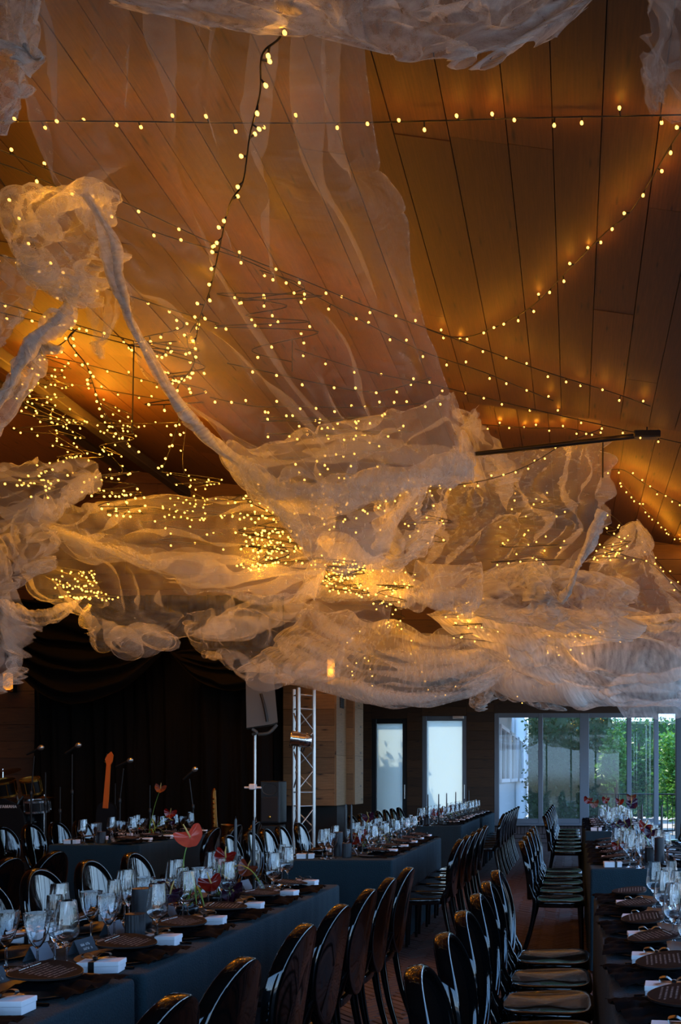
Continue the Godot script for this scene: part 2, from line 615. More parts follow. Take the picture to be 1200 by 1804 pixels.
func build_floor() -> void:
	var slab := MB.new()
	slab.box(Vector3(-3.2, -0.09, -7.6), Vector3(11.2, 0.14, 22.0))
	var fl := structure("floor", slab, M.mortar)
	# herringbone brick: 5 x 20 cm pavers laid in zigzag
	var brick := MB.new()
	brick.chamfer_box(Vector3.ZERO, Vector3(0.196, 0.04, 0.046), 0.004)
	var mesh := brick.mesh()
	var list := []
	var a := 0.05
	for i in range(-292, 102):
		for j in range(int(floor((-350.0 - i) / 8.0)), int(ceil((45.0 - i) / 8.0)) + 1):
			for turn in 2:
				var u := (i + 8.0 * j + (2.0 if turn == 0 else -0.5)) * a
				var w := (i + (0.5 if turn == 0 else 2.0)) * a
				# the pattern lies at 45 degrees to the hall
				var x := (u - w) * 0.7071
				var z := (u + w) * 0.7071
				if x > -6.5 and x < 2.2 and z < 0.5 and z > -17.85:
					list.append([x, z, turn])
	# those that show largest, in the aisle near the front, are parts of their own
	var near := func(s: Array) -> float:
		var d: float = -s[1]
		var px: float = 1010.0 + s[0] / maxf(d, 0.1) * F
		var seen: bool = d > 3.3 and s[0] > -1.1 and s[0] < 0.0 and px > 560 and px < 1060
		return d if seen else 1000.0 + d
	var order := []
	for s: Array in list:
		order.append([near.call(s), s])
	order.sort_custom(func(p: Array, q: Array) -> bool: return p[0] < q[0])
	var rest := []
	for k in order.size():
		var s: Array = order[k][1]
		var xf := Transform3D(Basis(Vector3.UP, -PI / 4 if s[2] == 0 else PI / 4), Vector3(s[0], -0.02 + rng.randf_range(-0.002, 0.002), s[1]))
		if k < 300:
			obj_mesh("brick", mesh, M.brick[rng.randi() % 3], fl, xf)
		else:
			rest.append(xf)
	var mm := MultiMesh.new()
	mm.transform_format = MultiMesh.TRANSFORM_3D
	mm.mesh = mesh
	mm.instance_count = rest.size()
	for k in rest.size():
		mm.set_instance_transform(k, rest[k])
	var mi := MultiMeshInstance3D.new()
	mi.name = "brick_paving"
	mi.multimesh = mm
	mi.material_override = M.brick[0]
	mi.set_meta("kind", "stuff")
	fl.add_child(mi)

func wooden_pier() -> void:
	# the wood-clad pier beside the stage, in two steps, over a dark brick foot
	var core := MB.new()
	core.box(Vector3(-3.95, 2.11, -12.85), Vector3(0.78, 2.26, 0.62))
	core.box(Vector3(-3.72, 2.11, -13.35), Vector3(0.58, 2.26, 0.5))
	core.box(Vector3(-4.0, 0.49, -13.1), Vector3(0.8, 0.98, 0.6))
	var p := structure("wall_pier", core, M.dark_wood)
	board_face(p, -4.35, -3.55, 0.98, 3.26, -12.52, 0.24, M.oak)
	board_face(p, -3.55, -3.42, 0.98, 3.26, -13.08, 0.24, M.oak)
	for f: Array in [[-3.545, -12.52, -13.08], [-3.415, -13.08, -13.6]]:
		var y := 0.98
		while y < 3.2:
			var h := minf(0.76, 3.26 - y)
			var b := MB.new()
			b.box(Vector3.ZERO, Vector3(absf(f[2] - f[1]), h - 0.004, 0.03), Basis(), 1.0, Vector2(rng.randf(), rng.randf()))
			obj("board", b, M.oak[rng.randi() % 3], p, Transform3D(Basis(Vector3.UP, PI / 2), Vector3(f[0], y + h / 2, (f[1] + f[2]) / 2)))
			y += h
	var vent := thing("wall_vent", "small square black vent on the wooden pier", "vent", Vector3(-3.525, 2.54, -12.8))
	var vb := MB.new()
	vb.chamfer_box(Vector3.ZERO, Vector3(0.02, 0.16, 0.2), 0.004)
	obj("frame", vb, M.black, vent)
	for k in 5:
		var sl := MB.new()
		sl.box(Vector3(0.012, -0.06 + k * 0.03, 0), Vector3(0.006, 0.012, 0.17))
		obj("slat", sl, M.steel_dark, vent)
	var lamp := thing("wall_lamp", "narrow glowing amber wall lamp high on the wooden pier", "lamp", Vector3(-3.58, 2.97, -12.44))
	var back := MB.new()
	back.chamfer_box(Vector3(0, 0, -0.03), Vector3(0.12, 0.42, 0.03), 0.005)
	obj("back_plate", back, M.steel_dark, lamp)
	var glow := mat(Color(1.0, 0.75, 0.4), 0.5)
	glow.emission_enabled = true
	glow.emission = Color(1.0, 0.68, 0.24)
	glow.emission_energy_multiplier = 1.1
	var sh := MB.new()
	sh.chamfer_box(Vector3(0, 0, 0.02), Vector3(0.1, 0.38, 0.07), 0.01)
	obj("lamp_shade", sh, glow, lamp)
	var l := OmniLight3D.new()
	l.name = "lamp_light"
	l.light_color = Color(1.0, 0.7, 0.32)
	l.light_energy = 0.05
	l.light_size = 0.05
	l.omni_range = 30
	l.shadow_enabled = true
	l.position = Vector3(0, 0, 0.1)
	lamp.add_child(l)

func doors_and_glazing() -> void:
	# two frosted doors
	for q: Array in [["door_1", -4.32, -3.56, 2.66, M.frame_dark, M.frosted, 0.10], ["door_2", -3.24, -2.28, 2.72, M.frame_grey, M.frosted, 0.10]]:
		var d := bare()
		d.name = q[0]
		d.position = Vector3((q[1] + q[2]) / 2, 0, -18.06)
		add_child(d)
		d.set_meta("kind", "structure")
		var w: float = q[2] - q[1]
		var h: float = q[3]
		for side: float in [-1.0, 1.0]:
			var st := MB.new()
			st.chamfer_box(Vector3(side * (w / 2 - q[6] / 2), h / 2, 0), Vector3(q[6], h, 0.1), 0.006)
			obj("stile", st, q[4], d)
		for y: float in [0.08, h - 0.05]:
			var ra := MB.new()
			ra.chamfer_box(Vector3(0, y, 0), Vector3(w - q[6] * 2, 0.16 if y < 1 else 0.1, 0.09), 0.006)
			obj("rail", ra, q[4], d)
		var pn := MB.new()
		pn.box(Vector3(0, h / 2 + 0.03, 0), Vector3(w - q[6] * 2, h - 0.26, 0.012))
		obj("pane", pn, q[5], d)
		var hd := MB.new()
		hd.bar(Vector3(w / 2 - 0.05, 0.95, 0.09), Vector3(w / 2 - 0.05, 1.25, 0.09), 0.014)
		obj("door_handle", hd, M.aluminium, d)
		if q[0] == "door_2":
			var cl := MB.new()
			cl.chamfer_box(Vector3(w / 2 - 0.18, h - 0.03, 0.08), Vector3(0.24, 0.06, 0.07), 0.008)
			obj("door_closer", cl, M.aluminium, d)
	# glazed wall: frames, panes, sill and brick foot
	var win := bare()
	win.name = "window_1"
	add_child(win)
	win.set_meta("kind", "structure")
	win.position = Vector3(0, 0, -18.05)
	var xs := [-1.64, -0.70, 0.24, 1.2, 1.78]
	for k in xs.size():
		var st := MB.new()
		var w := 0.2 if k == 2 else 0.1
		st.chamfer_box(Vector3(xs[k], 1.6, 0), Vector3(w, 2.36, 0.12), 0.006)
		obj("window_frame", st, M.frame_grey, win)
		if k < xs.size() - 1:
			var mid: float = (xs[k] + xs[k + 1]) / 2
			var l: float = xs[k + 1] - xs[k]
			for y: float in [0.47, 2.74]:
				var r := MB.new()
				r.chamfer_box(Vector3(mid, y, 0.003), Vector3(l, 0.1, 0.1), 0.006)
				obj("window_frame", r, M.frame_grey, win)
			var pn := MB.new()
			pn.quad(Vector3(xs[k], 0.5, 0), Vector3(xs[k], 2.72, 0), Vector3(xs[k + 1], 2.72, 0), Vector3(xs[k + 1], 0.5, 0))
			obj("pane", pn, M.pane, win)
	var sill := MB.new()
	sill.chamfer_box(Vector3(0.07, 0.4, 0.06), Vector3(3.6, 0.05, 0.26), 0.008)
	obj("window_sill", sill, M.frame_grey, win)
	var foot := MB.new()
	foot.box(Vector3(0.07, 0.19, -0.02), Vector3(3.6, 0.38, 0.16))
	var wl := structure("wall_plinth", foot, M.mortar)
	wl.position = Vector3(0, 0, -18.05)
	var bm := MB.new()
	bm.chamfer_box(Vector3.ZERO, Vector3(0.205, 0.082, 0.05), 0.005)
	var mesh := bm.mesh()
	var sm := MB.new()
	sm.chamfer_box(Vector3.ZERO, Vector3(0.068, 0.16, 0.05), 0.005)
	var soldier := sm.mesh()
	for row in 2:
		for k in 17:
			obj_mesh("brick", mesh, M.plinth_brick, wl, Transform3D(Basis(), Vector3(-1.68 + k * 0.215 + (0.1 if row else 0.0), 0.05 + row * 0.095, 0.065)))
	for k in 47:
		obj_mesh("brick", soldier, M.plinth_brick, wl, Transform3D(Basis(), Vector3(-1.7 + k * 0.077, 0.275, 0.065)))

# ---------------------------------------------------------------- outside
func leaf_mesh(n: int, size: Vector3, leaf: float, seed_: int) -> MB:
	var r := RandomNumberGenerator.new()
	r.seed = seed_
	var b := MB.new()
	var lumps := []
	for k in 14:
		var d := Vector3(r.randfn(), r.randfn(), r.randfn()).normalized()
		lumps.append([d * size * r.randf_range(0.25, 0.62), r.randf_range(0.25, 0.45)])
	for k in n:
		var l: Array = lumps[r.randi() % lumps.size()]
		var d := Vector3(r.randfn(), r.randfn(), r.randfn()).normalized()
		var p: Vector3 = l[0] + d * size * l[1] * pow(r.randf(), 0.4)
		var x := Vector3(r.randfn(), r.randfn() * 0.5, r.randfn()).normalized()
		var y := x.cross(Vector3(r.randfn(), r.randfn(), r.randfn())).normalized()
		var z := x.cross(y) * 0.18
		var s := leaf * r.randf_range(0.6, 1.3)
		var tip := p + x * s
		var mid := p + x * s * 0.45
		b.tri(p, mid + y * s * 0.3 + z * s, tip)
		b.tri(p, tip, mid - y * s * 0.3 + z * s)
	return b

func shrub(where: Vector3, size: Vector3, n: int, leaf: float, kind: int, called: String, label: String, category: String) -> void:
	var t := thing(called, label, category, where, 0, "garden plants outside the glazing")
	obj("foliage", leaf_mesh(n, size, leaf, int(where.x * 77 + where.z * 13)), M.leaf[kind], t, Transform3D(Basis(), Vector3(0, size.y * 0.9 + (0.9 if called == "garden_tree" else 0.05), 0)))
	var tr := MB.new()
	var top := size.y * 0.9 + 0.3
	tr.tube(PackedVector3Array([Vector3.ZERO, Vector3(0.06, top * 0.5, 0.03), Vector3(-0.03, top + 0.6, 0)]), [0.09, 0.06, 0.03], 7)
	obj("trunk", tr, M.bark, t)

func hedge(where: Vector3, size: Vector3, n: int, kind: int, label: String) -> void:
	var t := thing("garden_hedge", label, "hedge", where, 0, "clipped hedges in the garden")
	var core := MB.new()
	core.chamfer_box(Vector3(0, size.y / 2, 0), size - Vector3(0.16, 0.08, 0.16), 0.1)
	obj("branch_mass", core, M.leaf[2], t)
	var r := RandomNumberGenerator.new()
	r.seed = n
	var b := MB.new()
	for k in n:
		var p := Vector3(r.randf_range(-0.5, 0.5) * size.x, r.randf() * size.y, size.z / 2)
		var f := r.randf()
		if f > 0.9:
			p = Vector3(r.randf_range(-0.5, 0.5) * size.x, size.y, r.randf_range(-0.5, 0.5) * size.z)
		p += Vector3(r.randfn(), r.randfn(), r.randfn()) * 0.04
		var x := Vector3(r.randfn(), r.randfn(), r.randfn()).normalized()
		var y := x.cross(Vector3(r.randfn(), r.randfn(), r.randfn())).normalized()
		var s := r.randf_range(0.08, 0.15)
		b.tri(p, p + x * s * 0.5 + y * s * 0.3, p + x * s)
		b.tri(p, p + x * s, p + x * s * 0.5 - y * s * 0.3)
	obj("foliage", b, M.leaf[kind], t)

func build_exterior() -> void:
	var g := MB.new()
	g.box(Vector3(0, -0.2, -12), Vector3(70, 0.2, 80))
	structure("ground", g, M.terrace)
	# the white wing beyond the glazing
	var w := MB.new()
	w.box(Vector3(-1.85, 1.75, -25.3), Vector3(0.26, 3.5, 13.6))
	var wing := structure("wall_wing", w, M.plaster)
	for k in 4:
		var z0 := -18.9 - k * 3.1
		var f := bare()
		f.name = "window"
		wing.add_child(f, true)
		f.position = Vector3(-1.69, 1.95, z0 - 1.3)
		for s: Array in [[0.0, 0.62, 2.6, 0.09], [0.0, -0.62, 2.6, 0.09]]:
			var b := MB.new()
			b.chamfer_box(Vector3(0.03, s[1], 0), Vector3(0.1, s[3], s[2]), 0.006)
			obj("window_frame", b, M.box_white, f)
		for z: float in [-1.26, 0.0, 1.26]:
			var b := MB.new()
			b.chamfer_box(Vector3(0.03, 0, z), Vector3(0.1, 1.3, 0.09), 0.006)
			obj("window_frame", b, M.box_white, f)
		var pn := MB.new()
		pn.box(Vector3(0.0, 0, 0), Vector3(0.02, 1.2, 2.5))
		obj("pane", pn, M.satin, f)
	# covered walk outside the glazing and a tall dark hedge behind it
	var porch := MB.new()
	porch.box(Vector3(-0.35, 3.2, -20.9), Vector3(3.0, 0.12, 5.4))
	structure("roof_porch", porch, M.dark_wood)
	hedge(Vector3(-0.1, 0, -25.0), Vector3(2.6, 3.6, 0.9), 3200, 2, "tall dark clipped hedge behind the second pane of the glazing")
	hedge(Vector3(-4.5, 0, -18.95), Vector3(1.4, 3.0, 0.7), 900, 1, "clipped hedge outside the dark-framed frosted door")
	hedge(Vector3(-0.68, 0, -31.0), Vector3(1.6, 3.8, 0.9), 1500, 0, "narrow hedge closing the far end of the white wing")
	hedge(Vector3(3.2, 0, -29.5), Vector3(6.0, 3.4, 0.9), 4200, 0, "long green hedge at the far end of the garden")
	shrub(Vector3(1.15, 0, -23.2), Vector3(0.62, 1.1, 0.5), 1500, 0.14, 1, "garden_tree", "slender leafy tree outside the third pane of the glazing", "tree")
	shrub(Vector3(2.75, 0, -22.2), Vector3(0.8, 1.6, 0.8), 2600, 0.14, 1, "garden_shrub", "bright green shrub at the open corner beside the glazing", "shrub")
	shrub(Vector3(2.0, 0, -25.2), Vector3(0.85, 1.7, 0.8), 2400, 0.15, 0, "garden_shrub", "mid green bushy shrub between the corner shrub and tree outside", "shrub")
	shrub(Vector3(3.9, 0, -25.5), Vector3(1.1, 2.2, 0.9), 2400, 0.16, 0, "garden_shrub", "large green shrub outside behind the dark corner post", "shrub")
	# a clipped hedge along the terrace, mirrored in chairs and glasses
	for k in 5:
		shrub(Vector3(11.5, 0, 2.0 - k * 5.0), Vector3(1.2, 1.0, 2.4), 1500, 0.2, k % 3, "garden_shrub", "%s garden shrub along the terrace beyond the open side" % ORD[k], "shrub")
	var rail := thing("garden_railing", "thin dark metal railing in front of the garden at the corner", "railing", Vector3(2.0, 0, -20.3))
	for y: float in [0.12, 1.0]:
		var b := MB.new()
		b.bar(Vector3(-1.4, y, 0), Vector3(1.6, y, 0), 0.018)
		obj("rail", b, M.steel_dark, rail)
	for k in 26:
		var b := MB.new()
		b.bar(Vector3(-1.4 + k * 0.12, 0.0 if k % 5 == 0 else 0.12, 0), Vector3(-1.4 + k * 0.12, 1.0, 0), 0.009, 6)
		obj("baluster", b, M.steel_dark, rail)

# ---------------------------------------------------------------- the stage
func folds_sheet(x0: float, x1: float, top: Callable, bottom: Callable, z: float, folds: float, depth: float, nu: int, nv: int, seed_: int) -> MB:
	var f := FastNoiseLite.new()
	f.seed = seed_
	f.frequency = 1.0
	var p := PackedVector3Array()
	for j in nv:
		var t := float(j) / (nv - 1)
		for i in nu:
			var u := float(i) / (nu - 1)
			var x := lerpf(x0, x1, u)
			var y := lerpf(top.call(u), bottom.call(u), t)
			var k := f.get_noise_2d(u * folds * 0.7, t * 0.6)
			p.append(Vector3(x + k * 0.03, y, z + depth * (0.6 * sin(u * folds * TAU + k * 5.0) + 0.6 * k)))
	var b := MB.new()
	b.grid(p, nu, nv, false, Vector2(4, 4), PackedFloat32Array(), true)
	return b

func swag(a: Vector3, b: Vector3, drop: float, depth: float, rows: int, seed_: int) -> MB:
	# cloth hung between two points: nested catenary folds
	var nu := 60
	var nv := rows * 8
	var f := FastNoiseLite.new()
	f.seed = seed_
	f.frequency = 1.0
	var p := PackedVector3Array()
	for j in nv:
		var t := float(j) / (nv - 1)
		for i in nu:
			var u := float(i) / (nu - 1)
			var arch := 1.0 - pow(absf(u * 2 - 1), 2.2)
			var w := f.get_noise_2d(u * 2.0, t * rows * 0.5)
			p.append(a.lerp(b, u) + Vector3(0, -drop * t * arch + w * 0.05, depth * arch * (0.5 + 0.5 * sin(t * rows * TAU + w * 2.0)) + 0.25 * arch * t))
	var m := MB.new()
	m.grid(p, nu, nv, false, Vector2(3, 3), PackedFloat32Array(), true)
	return m

func mic_stand(px: float, top: float, d: float, lean: float, label: String, mic := true) -> void:
	var head := at(px, top, d)
	var t := thing("microphone_stand", label, "microphone stand", Vector3(head.x, 0.4, -d), 0, "microphone stands on the stage")
	var h := head.y - 0.4
	var b := MB.new()
	b.lathe([Vector2(0, 0), Vector2(0.1, 0), Vector2(0.1, 0), Vector2(0.1, 0.012), Vector2(0.092, 0.02), Vector2(0, 0.03)], 20)
	obj("base", b, M.black, t)
	var p := MB.new()
	p.bar(Vector3(0, 0.02, 0), Vector3(0, h * 0.62, 0), 0.011)
	p.bar(Vector3(0, h * 0.6, 0), Vector3(lean * 0.3, h - 0.06, 0), 0.008)
	obj("pole", p, M.steel_dark, t)
	var k := MB.new()
	k.lathe([Vector2(0.0, -0.03), Vector2(0.016, -0.03), Vector2(0.018, 0.0), Vector2(0.016, 0.03), Vector2(0.0, 0.03)], 10, Vector3(0, h * 0.61, 0))
	obj("clutch", k, M.black, t)
	if mic:
		var m := MB.new()
		var bb := Basis(Vector3.BACK, -1.0 - lean)
		m.lathe([Vector2(0, -0.1), Vector2(0.012, -0.1), Vector2(0.018, 0.05), Vector2(0.018, 0.05), Vector2(0.021, 0.055), Vector2(0.021, 0.06)], 12, Vector3(lean * 0.3, h, 0), bb)
		var mc := obj("microphone", m, M.black, t)
		var g := MB.new()
		g.lathe([Vector2(0.02, 0.06), Vector2(0.03, 0.08), Vector2(0.032, 0.1), Vector2(0.024, 0.12), Vector2(0, 0.128)], 14, Vector3(lean * 0.3, h, 0), bb)
		obj("grille", g, M.aluminium, mc)

func drum(parent: Node, called: String, r: float, h: float, xf: Transform3D, lugs: int, hoop: Material) -> Node3D:
	var s := MB.new()
	s.lathe([Vector2(r * 0.98, -h / 2), Vector2(r * 0.98, h / 2)], 36)
	s.lathe([Vector2(r * 0.98, h / 2 + 0.003), Vector2(0, h / 2 + 0.003)], 36)
	s.lathe([Vector2(0, -h / 2), Vector2(r * 0.98, -h / 2)], 36)
	var o := obj(called, s, M.satin, parent, xf)
	for y: float in [-h / 2, h / 2]:
		var b := MB.new()
		b.lathe([Vector2(r * 0.97, y - 0.012), Vector2(r * 1.03, y - 0.012), Vector2(r * 1.03, y - 0.012), Vector2(r * 1.03, y + 0.012), Vector2(r * 1.03, y + 0.012), Vector2(r * 0.97, y + 0.012)], 36)
		obj("hoop", b, hoop, o)
	for k in lugs:
		var a := TAU * k / lugs
		var q := Vector3(cos(a), 0, sin(a)) * r * 1.02
		var b := MB.new()
		b.bar(q + Vector3(0, -h / 2, 0), q + Vector3(0, h / 2, 0), 0.006, 6)
		obj("lug", b, M.brass if hoop == M.brass else M.chrome, o)
	return o

func lettering(text: String, height: float, m: Material, parent: Node, xf: Transform3D, called := "lettering") -> void:
	var tm := TextMesh.new()
	var f := SystemFont.new()
	f.font_names = PackedStringArray(["Droid Sans"])
	f.font_weight = 700
	tm.font = f
	tm.text = text
	tm.font_size = 48
	tm.pixel_size = height / 34.0
	tm.depth = 0.004
	obj_mesh(called, tm, m, parent, xf)

func build_stage() -> void:
	var st := MB.new()
	st.chamfer_box(Vector3(-6.07, 0.2, -10.97), Vector3(5.0, 0.4, 1.9), 0.01)
	var so := obj("stage_platform", st, M.black, self)
	tag(so, "low black stage platform under the drums and microphones", "stage")
	# black backdrop and swags
	var c := folds_sheet(-7.55, -4.05, func(_u: float) -> float: return 3.95, func(u: float) -> float: return 0.42 + 0.02 * sin(u * 40), -11.75, 13.0, 0.06, 220, 14, 3)
	tag(obj("stage_curtain", c, M.black_drape, self), "black floor-length stage backdrop hanging in vertical folds behind the drums", "curtain")
	tag(obj("stage_curtain", folds_sheet(-5.1, -4.12, func(_u: float) -> float: return 3.6, func(_u: float) -> float: return 0.42, -11.5, 4.0, 0.06, 60, 10, 9), M.black_drape, self), "narrow black curtain beside the lighting truss", "curtain")
	tag(obj("stage_swag", swag(at(-30, 1050, 11.4), at(330, 1085, 11.4), 1.35, 0.16, 6, 4), M.black_drape, self), "deep black swag draped over the stage above the drums", "swag", "black swags over the stage")
	tag(obj("stage_swag", swag(at(300, 1150, 11.3), at(590, 1130, 11.6), 0.62, 0.12, 4, 6), M.black_drape, self), "black swag draped over the top of the lighting truss", "swag", "black swags over the stage")
	var strip := MB.new()
	strip.box(Vector3(-7.9, 1.65, -12.1), Vector3(1.5, 3.3, 0.1))
	board_face(structure("wall_stage", strip, M.dark_wood), -8.6, -7.2, 0.0, 3.28, -12.04, 0.24)
	var wl := thing("wall_lamp", "amber wall lamp on the boards at the far left behind the organza tail", "lamp", at(14, 1200, 11.9))
	var plate := MB.new()
	plate.chamfer_box(Vector3(0, 0, -0.08), Vector3(0.1, 0.3, 0.09), 0.006)
	obj("back_plate", plate, M.steel_dark, wl)
	var gm := mat(Color(1.0, 0.75, 0.4), 0.5)
	gm.emission_enabled = true
	gm.emission = Color(1.0, 0.62, 0.2)
	gm.emission_energy_multiplier = 0.8
	var shade := MB.new()
	shade.lathe([Vector2(0.03, -0.12), Vector2(0.06, -0.1), Vector2(0.06, 0.1), Vector2(0.03, 0.12)], 16)
	obj("lamp_shade", shade, gm, wl)
	var om := OmniLight3D.new()
	om.name = "lamp_light"
	om.light_color = Color(1.0, 0.62, 0.2)
	om.light_energy = 0.03
	om.light_size = 0.04
	om.omni_range = 30
	om.shadow_enabled = true
	wl.add_child(om)
	# truss: three chords with zigzag lacing
	var tx := at(532, 1440, 10.4)
	var tr := thing("lighting_truss", "silver triangular lighting truss tower standing beside the stage", "truss", Vector3(tx.x, 0, tx.z))
	var chord := [Vector3(-0.125, 0, -0.07), Vector3(0.125, 0, -0.07), Vector3(0.0, 0, 0.13)]
	for k in 3:
		var b := MB.new()
		b.bar(chord[k], chord[k] + Vector3(0, 2.5, 0), 0.024, 12)
		obj("chord", b, M.aluminium, tr)
		var a: Vector3 = chord[k]
		var e: Vector3 = chord[(k + 1) % 3]
		for s in 10:
			var y := 0.06 + s * 0.24
			if s % 5 == 4:
				var q := MB.new()
				q.bar(a + Vector3(0, y + 0.03, 0), e + Vector3(0, y + 0.03, 0), 0.009, 6)
				obj("rung", q, M.aluminium, tr)
				q = MB.new()
				q.bar(a + Vector3(0, y + 0.2, 0), e + Vector3(0, y + 0.2, 0), 0.009, 6)
				obj("rung", q, M.aluminium, tr)
				continue
			var w := MB.new()
			w.bar((a if s % 2 == 0 else e) + Vector3(0, y, 0), (e if s % 2 == 0 else a) + Vector3(0, y + 0.24, 0), 0.009, 6)
			obj("lacing", w, M.aluminium, tr)
	var bp := MB.new()
	bp.chamfer_box(Vector3(0, 0.012, 0.01), Vector3(0.34, 0.024, 0.36), 0.004)
	obj("base_plate", bp, M.aluminium, tr)
	var par := thing("stage_spotlight", "round silver stage spotlight clamped to the lighting truss", "spotlight", at(530, 1303, 10.24))
	var turn := Basis(Vector3.UP, 0.3) * Basis(Vector3.BACK, PI / 2 - 0.15)
	var pc := MB.new()
	pc.lathe([Vector2(0.0, -0.13), Vector2(0.06, -0.125), Vector2(0.085, -0.09), Vector2(0.09, -0.06), Vector2(0.09, -0.06), Vector2(0.095, -0.05), Vector2(0.09, -0.04), Vector2(0.09, 0.0), Vector2(0.095, 0.01), Vector2(0.09, 0.02), Vector2(0.092, 0.1), Vector2(0.098, 0.105), Vector2(0.098, 0.12), Vector2(0.088, 0.12), Vector2(0.06, 0.09), Vector2(0, 0.08)], 28, Vector3.ZERO, turn)
	obj("housing", pc, M.chrome, par)
	var yk := MB.new()
	yk.tube(smooth_path(PackedVector3Array([Vector3(0, -0.1, 0.0), Vector3(0, -0.13, -0.03), Vector3(0, -0.14, -0.1), Vector3(0, -0.06, -0.16)]), 5), [0.008], 6)
	obj("yoke", yk, M.steel_dark, par)
	# loudspeaker on a pole, tilted towards the room
	var pa_at := at(463, 1290, 10.2)
	var stand := thing("speaker_stand", "grey loudspeaker pole with a pale clamp beside the truss", "speaker stand", Vector3(at(449, 1400, 10.2).x, 0.4, -10.2))
	var pole := MB.new()
	pole.bar(Vector3(0, 0.25, 0), Vector3(0, pa_at.y - 0.4, 0), 0.018, 10)
	obj("pole", pole, M.aluminium, stand)
	for k in 3:
		var lg := MB.new()
		var a := TAU * k / 3 + 0.4
		lg.bar(Vector3(0, 0.55, 0), Vector3(cos(a) * 0.13, 0.012, sin(a) * 0.16), 0.012)
		obj("leg", lg, M.black, stand)
	var cm := MB.new()
	cm.chamfer_box(Vector3(-0.02, at(0, 1386, 10.2).y - 0.4, 0.01), Vector3(0.08, 0.07, 0.07), 0.01)
	cm.bar(Vector3(-0.12, at(0, 1386, 10.2).y - 0.41, 0.01), Vector3(0.08, at(0, 1386, 10.2).y - 0.41, 0.01), 0.012)
	obj("clamp", cm, M.box_white, stand)
	var pa := thing("loudspeaker", "grey wedge loudspeaker tilted down on its pole beside the black swag", "speaker", pa_at, 0.35)
	var body := MB.new()
	body.prism(PackedVector2Array([Vector2(-0.18, 0.04), Vector2(0.1, 0.09), Vector2(0.17, 0.12), Vector2(0.12, 0.7), Vector2(-0.19, 0.7)]), 0.34, Vector3(0, 0, 0))
	obj("cabinet", body, M.grey_paint, pa)
	var hd := MB.new()
	hd.tube(smooth_path(PackedVector3Array([Vector3(-0.02, 0.45, 0.175), Vector3(0.02, 0.3, 0.19), Vector3(0.05, 0.12, 0.18)]), 6), [0.016], 8)
	obj("handle", hd, M.black, pa)
	for s: float in [-1.0, 1.0]:
		var br := MB.new()
		br.tube(smooth_path(PackedVector3Array([Vector3(0.02 + s * 0.14, 0.06 + s * 0.03, 0.12), Vector3(0.0 + s * 0.07, -0.01, 0.12), Vector3(-0.08 + s * 0.03, -0.03, 0.08)]), 5), [0.02], 8)
		obj("bracket", br, M.grey_paint, pa)
	# full-range box on the floor
	var fs := thing("loudspeaker", "black full-range loudspeaker with horn standing beside the truss", "speaker", Vector3(at(482, 1400, 10.4).x, 0.4, -10.4))
	var y0 := 0.42
	var fb := MB.new()
	fb.chamfer_box(Vector3(0, y0 + 0.28, 0), Vector3(0.24, 0.52, 0.26), 0.012)
	fb.chamfer_box(Vector3(0, y0 / 2, 0), Vector3(0.22, y0, 0.24), 0.01)
	obj("cabinet", fb, M.black, fs)
	var gr := MB.new()
	gr.chamfer_box(Vector3(0, y0 + 0.19, 0.132), Vector3(0.21, 0.3, 0.012), 0.006)
	obj("grille", gr, M.grille, fs)
	var hn := MB.new()
	hn.lathe([Vector2(0.095, 0.0), Vector2(0.085, -0.02), Vector2(0.03, -0.07), Vector2(0, -0.07)], 24, Vector3(0, y0 + 0.44, 0.14), Basis(Vector3.RIGHT, PI / 2), Vector2(1, 0.75))
	obj("horn", hn, M.grey_paint, fs)
	var lg2 := MB.new()
	lg2.lathe([Vector2(0, 0), Vector2(0.018, 0), Vector2(0.018, 0.004), Vector2(0, 0.004)], 14, Vector3(0, y0 + 0.1, 0.139), Basis(Vector3.RIGHT, PI / 2))
	obj("badge", lg2, M.brass, fs)
	# drum kit
	var k0 := at(20, 1448, 10.6)
	var kit := thing("drum_kit", "black drum kit with gold-rimmed toms and white lettering on the bass drum", "drum kit", Vector3(k0.x, 0.4, k0.z))
	var cy := k0.y - 0.4
	var bd := drum(kit, "bass_drum", 0.29, 0.36, Transform3D(Basis(Vector3.RIGHT, PI / 2), Vector3(0, maxf(cy, 0.3), 0)), 8, M.black)
	lettering("YAMAHA", 0.036, M.logo, bd, Transform3D(Basis(Vector3.RIGHT, -PI / 2), Vector3(0.085, 0.186, -0.2)))
	var em := MB.new()
	em.lathe([Vector2(0.016, 0), Vector2(0.022, 0), Vector2(0.022, 0.004), Vector2(0.016, 0.004)], 20, Vector3(-0.028, 0.184, -0.2))
	em.bar(Vector3(-0.028, 0.187, -0.214), Vector3(-0.028, 0.187, -0.186), 0.003, 5)
	em.bar(Vector3(-0.04, 0.187, -0.207), Vector3(-0.016, 0.187, -0.193), 0.003, 5)
	em.bar(Vector3(-0.04, 0.187, -0.193), Vector3(-0.016, 0.187, -0.207), 0.003, 5)
	obj("emblem", em, M.logo, bd)
	for q: Array in [[8.0, 1388.0, 0.13], [55.0, 1385.0, 0.11]]:
		var tp := at(q[0], q[1], 10.45) - Vector3(k0.x, 0.4, k0.z)
		drum(kit, "tom", q[2], 0.17, Transform3D(Basis(Vector3.RIGHT, 0.3), tp), 8, M.brass)
		var arm := MB.new()
		arm.tube(smooth_path(PackedVector3Array([tp + Vector3(0, -0.02, -0.1), Vector3((tp.x) * 0.5 + 0.05, tp.y - 0.06, 0.0), Vector3(0.06 + signf(tp.x) * 0.03, cy + 0.26, 0.0)]), 5), [0.014], 8)
		obj("tom_holder", arm, M.chrome, kit)
	var fl := at(66, 1420, 10.5) - Vector3(k0.x, 0.4, k0.z)
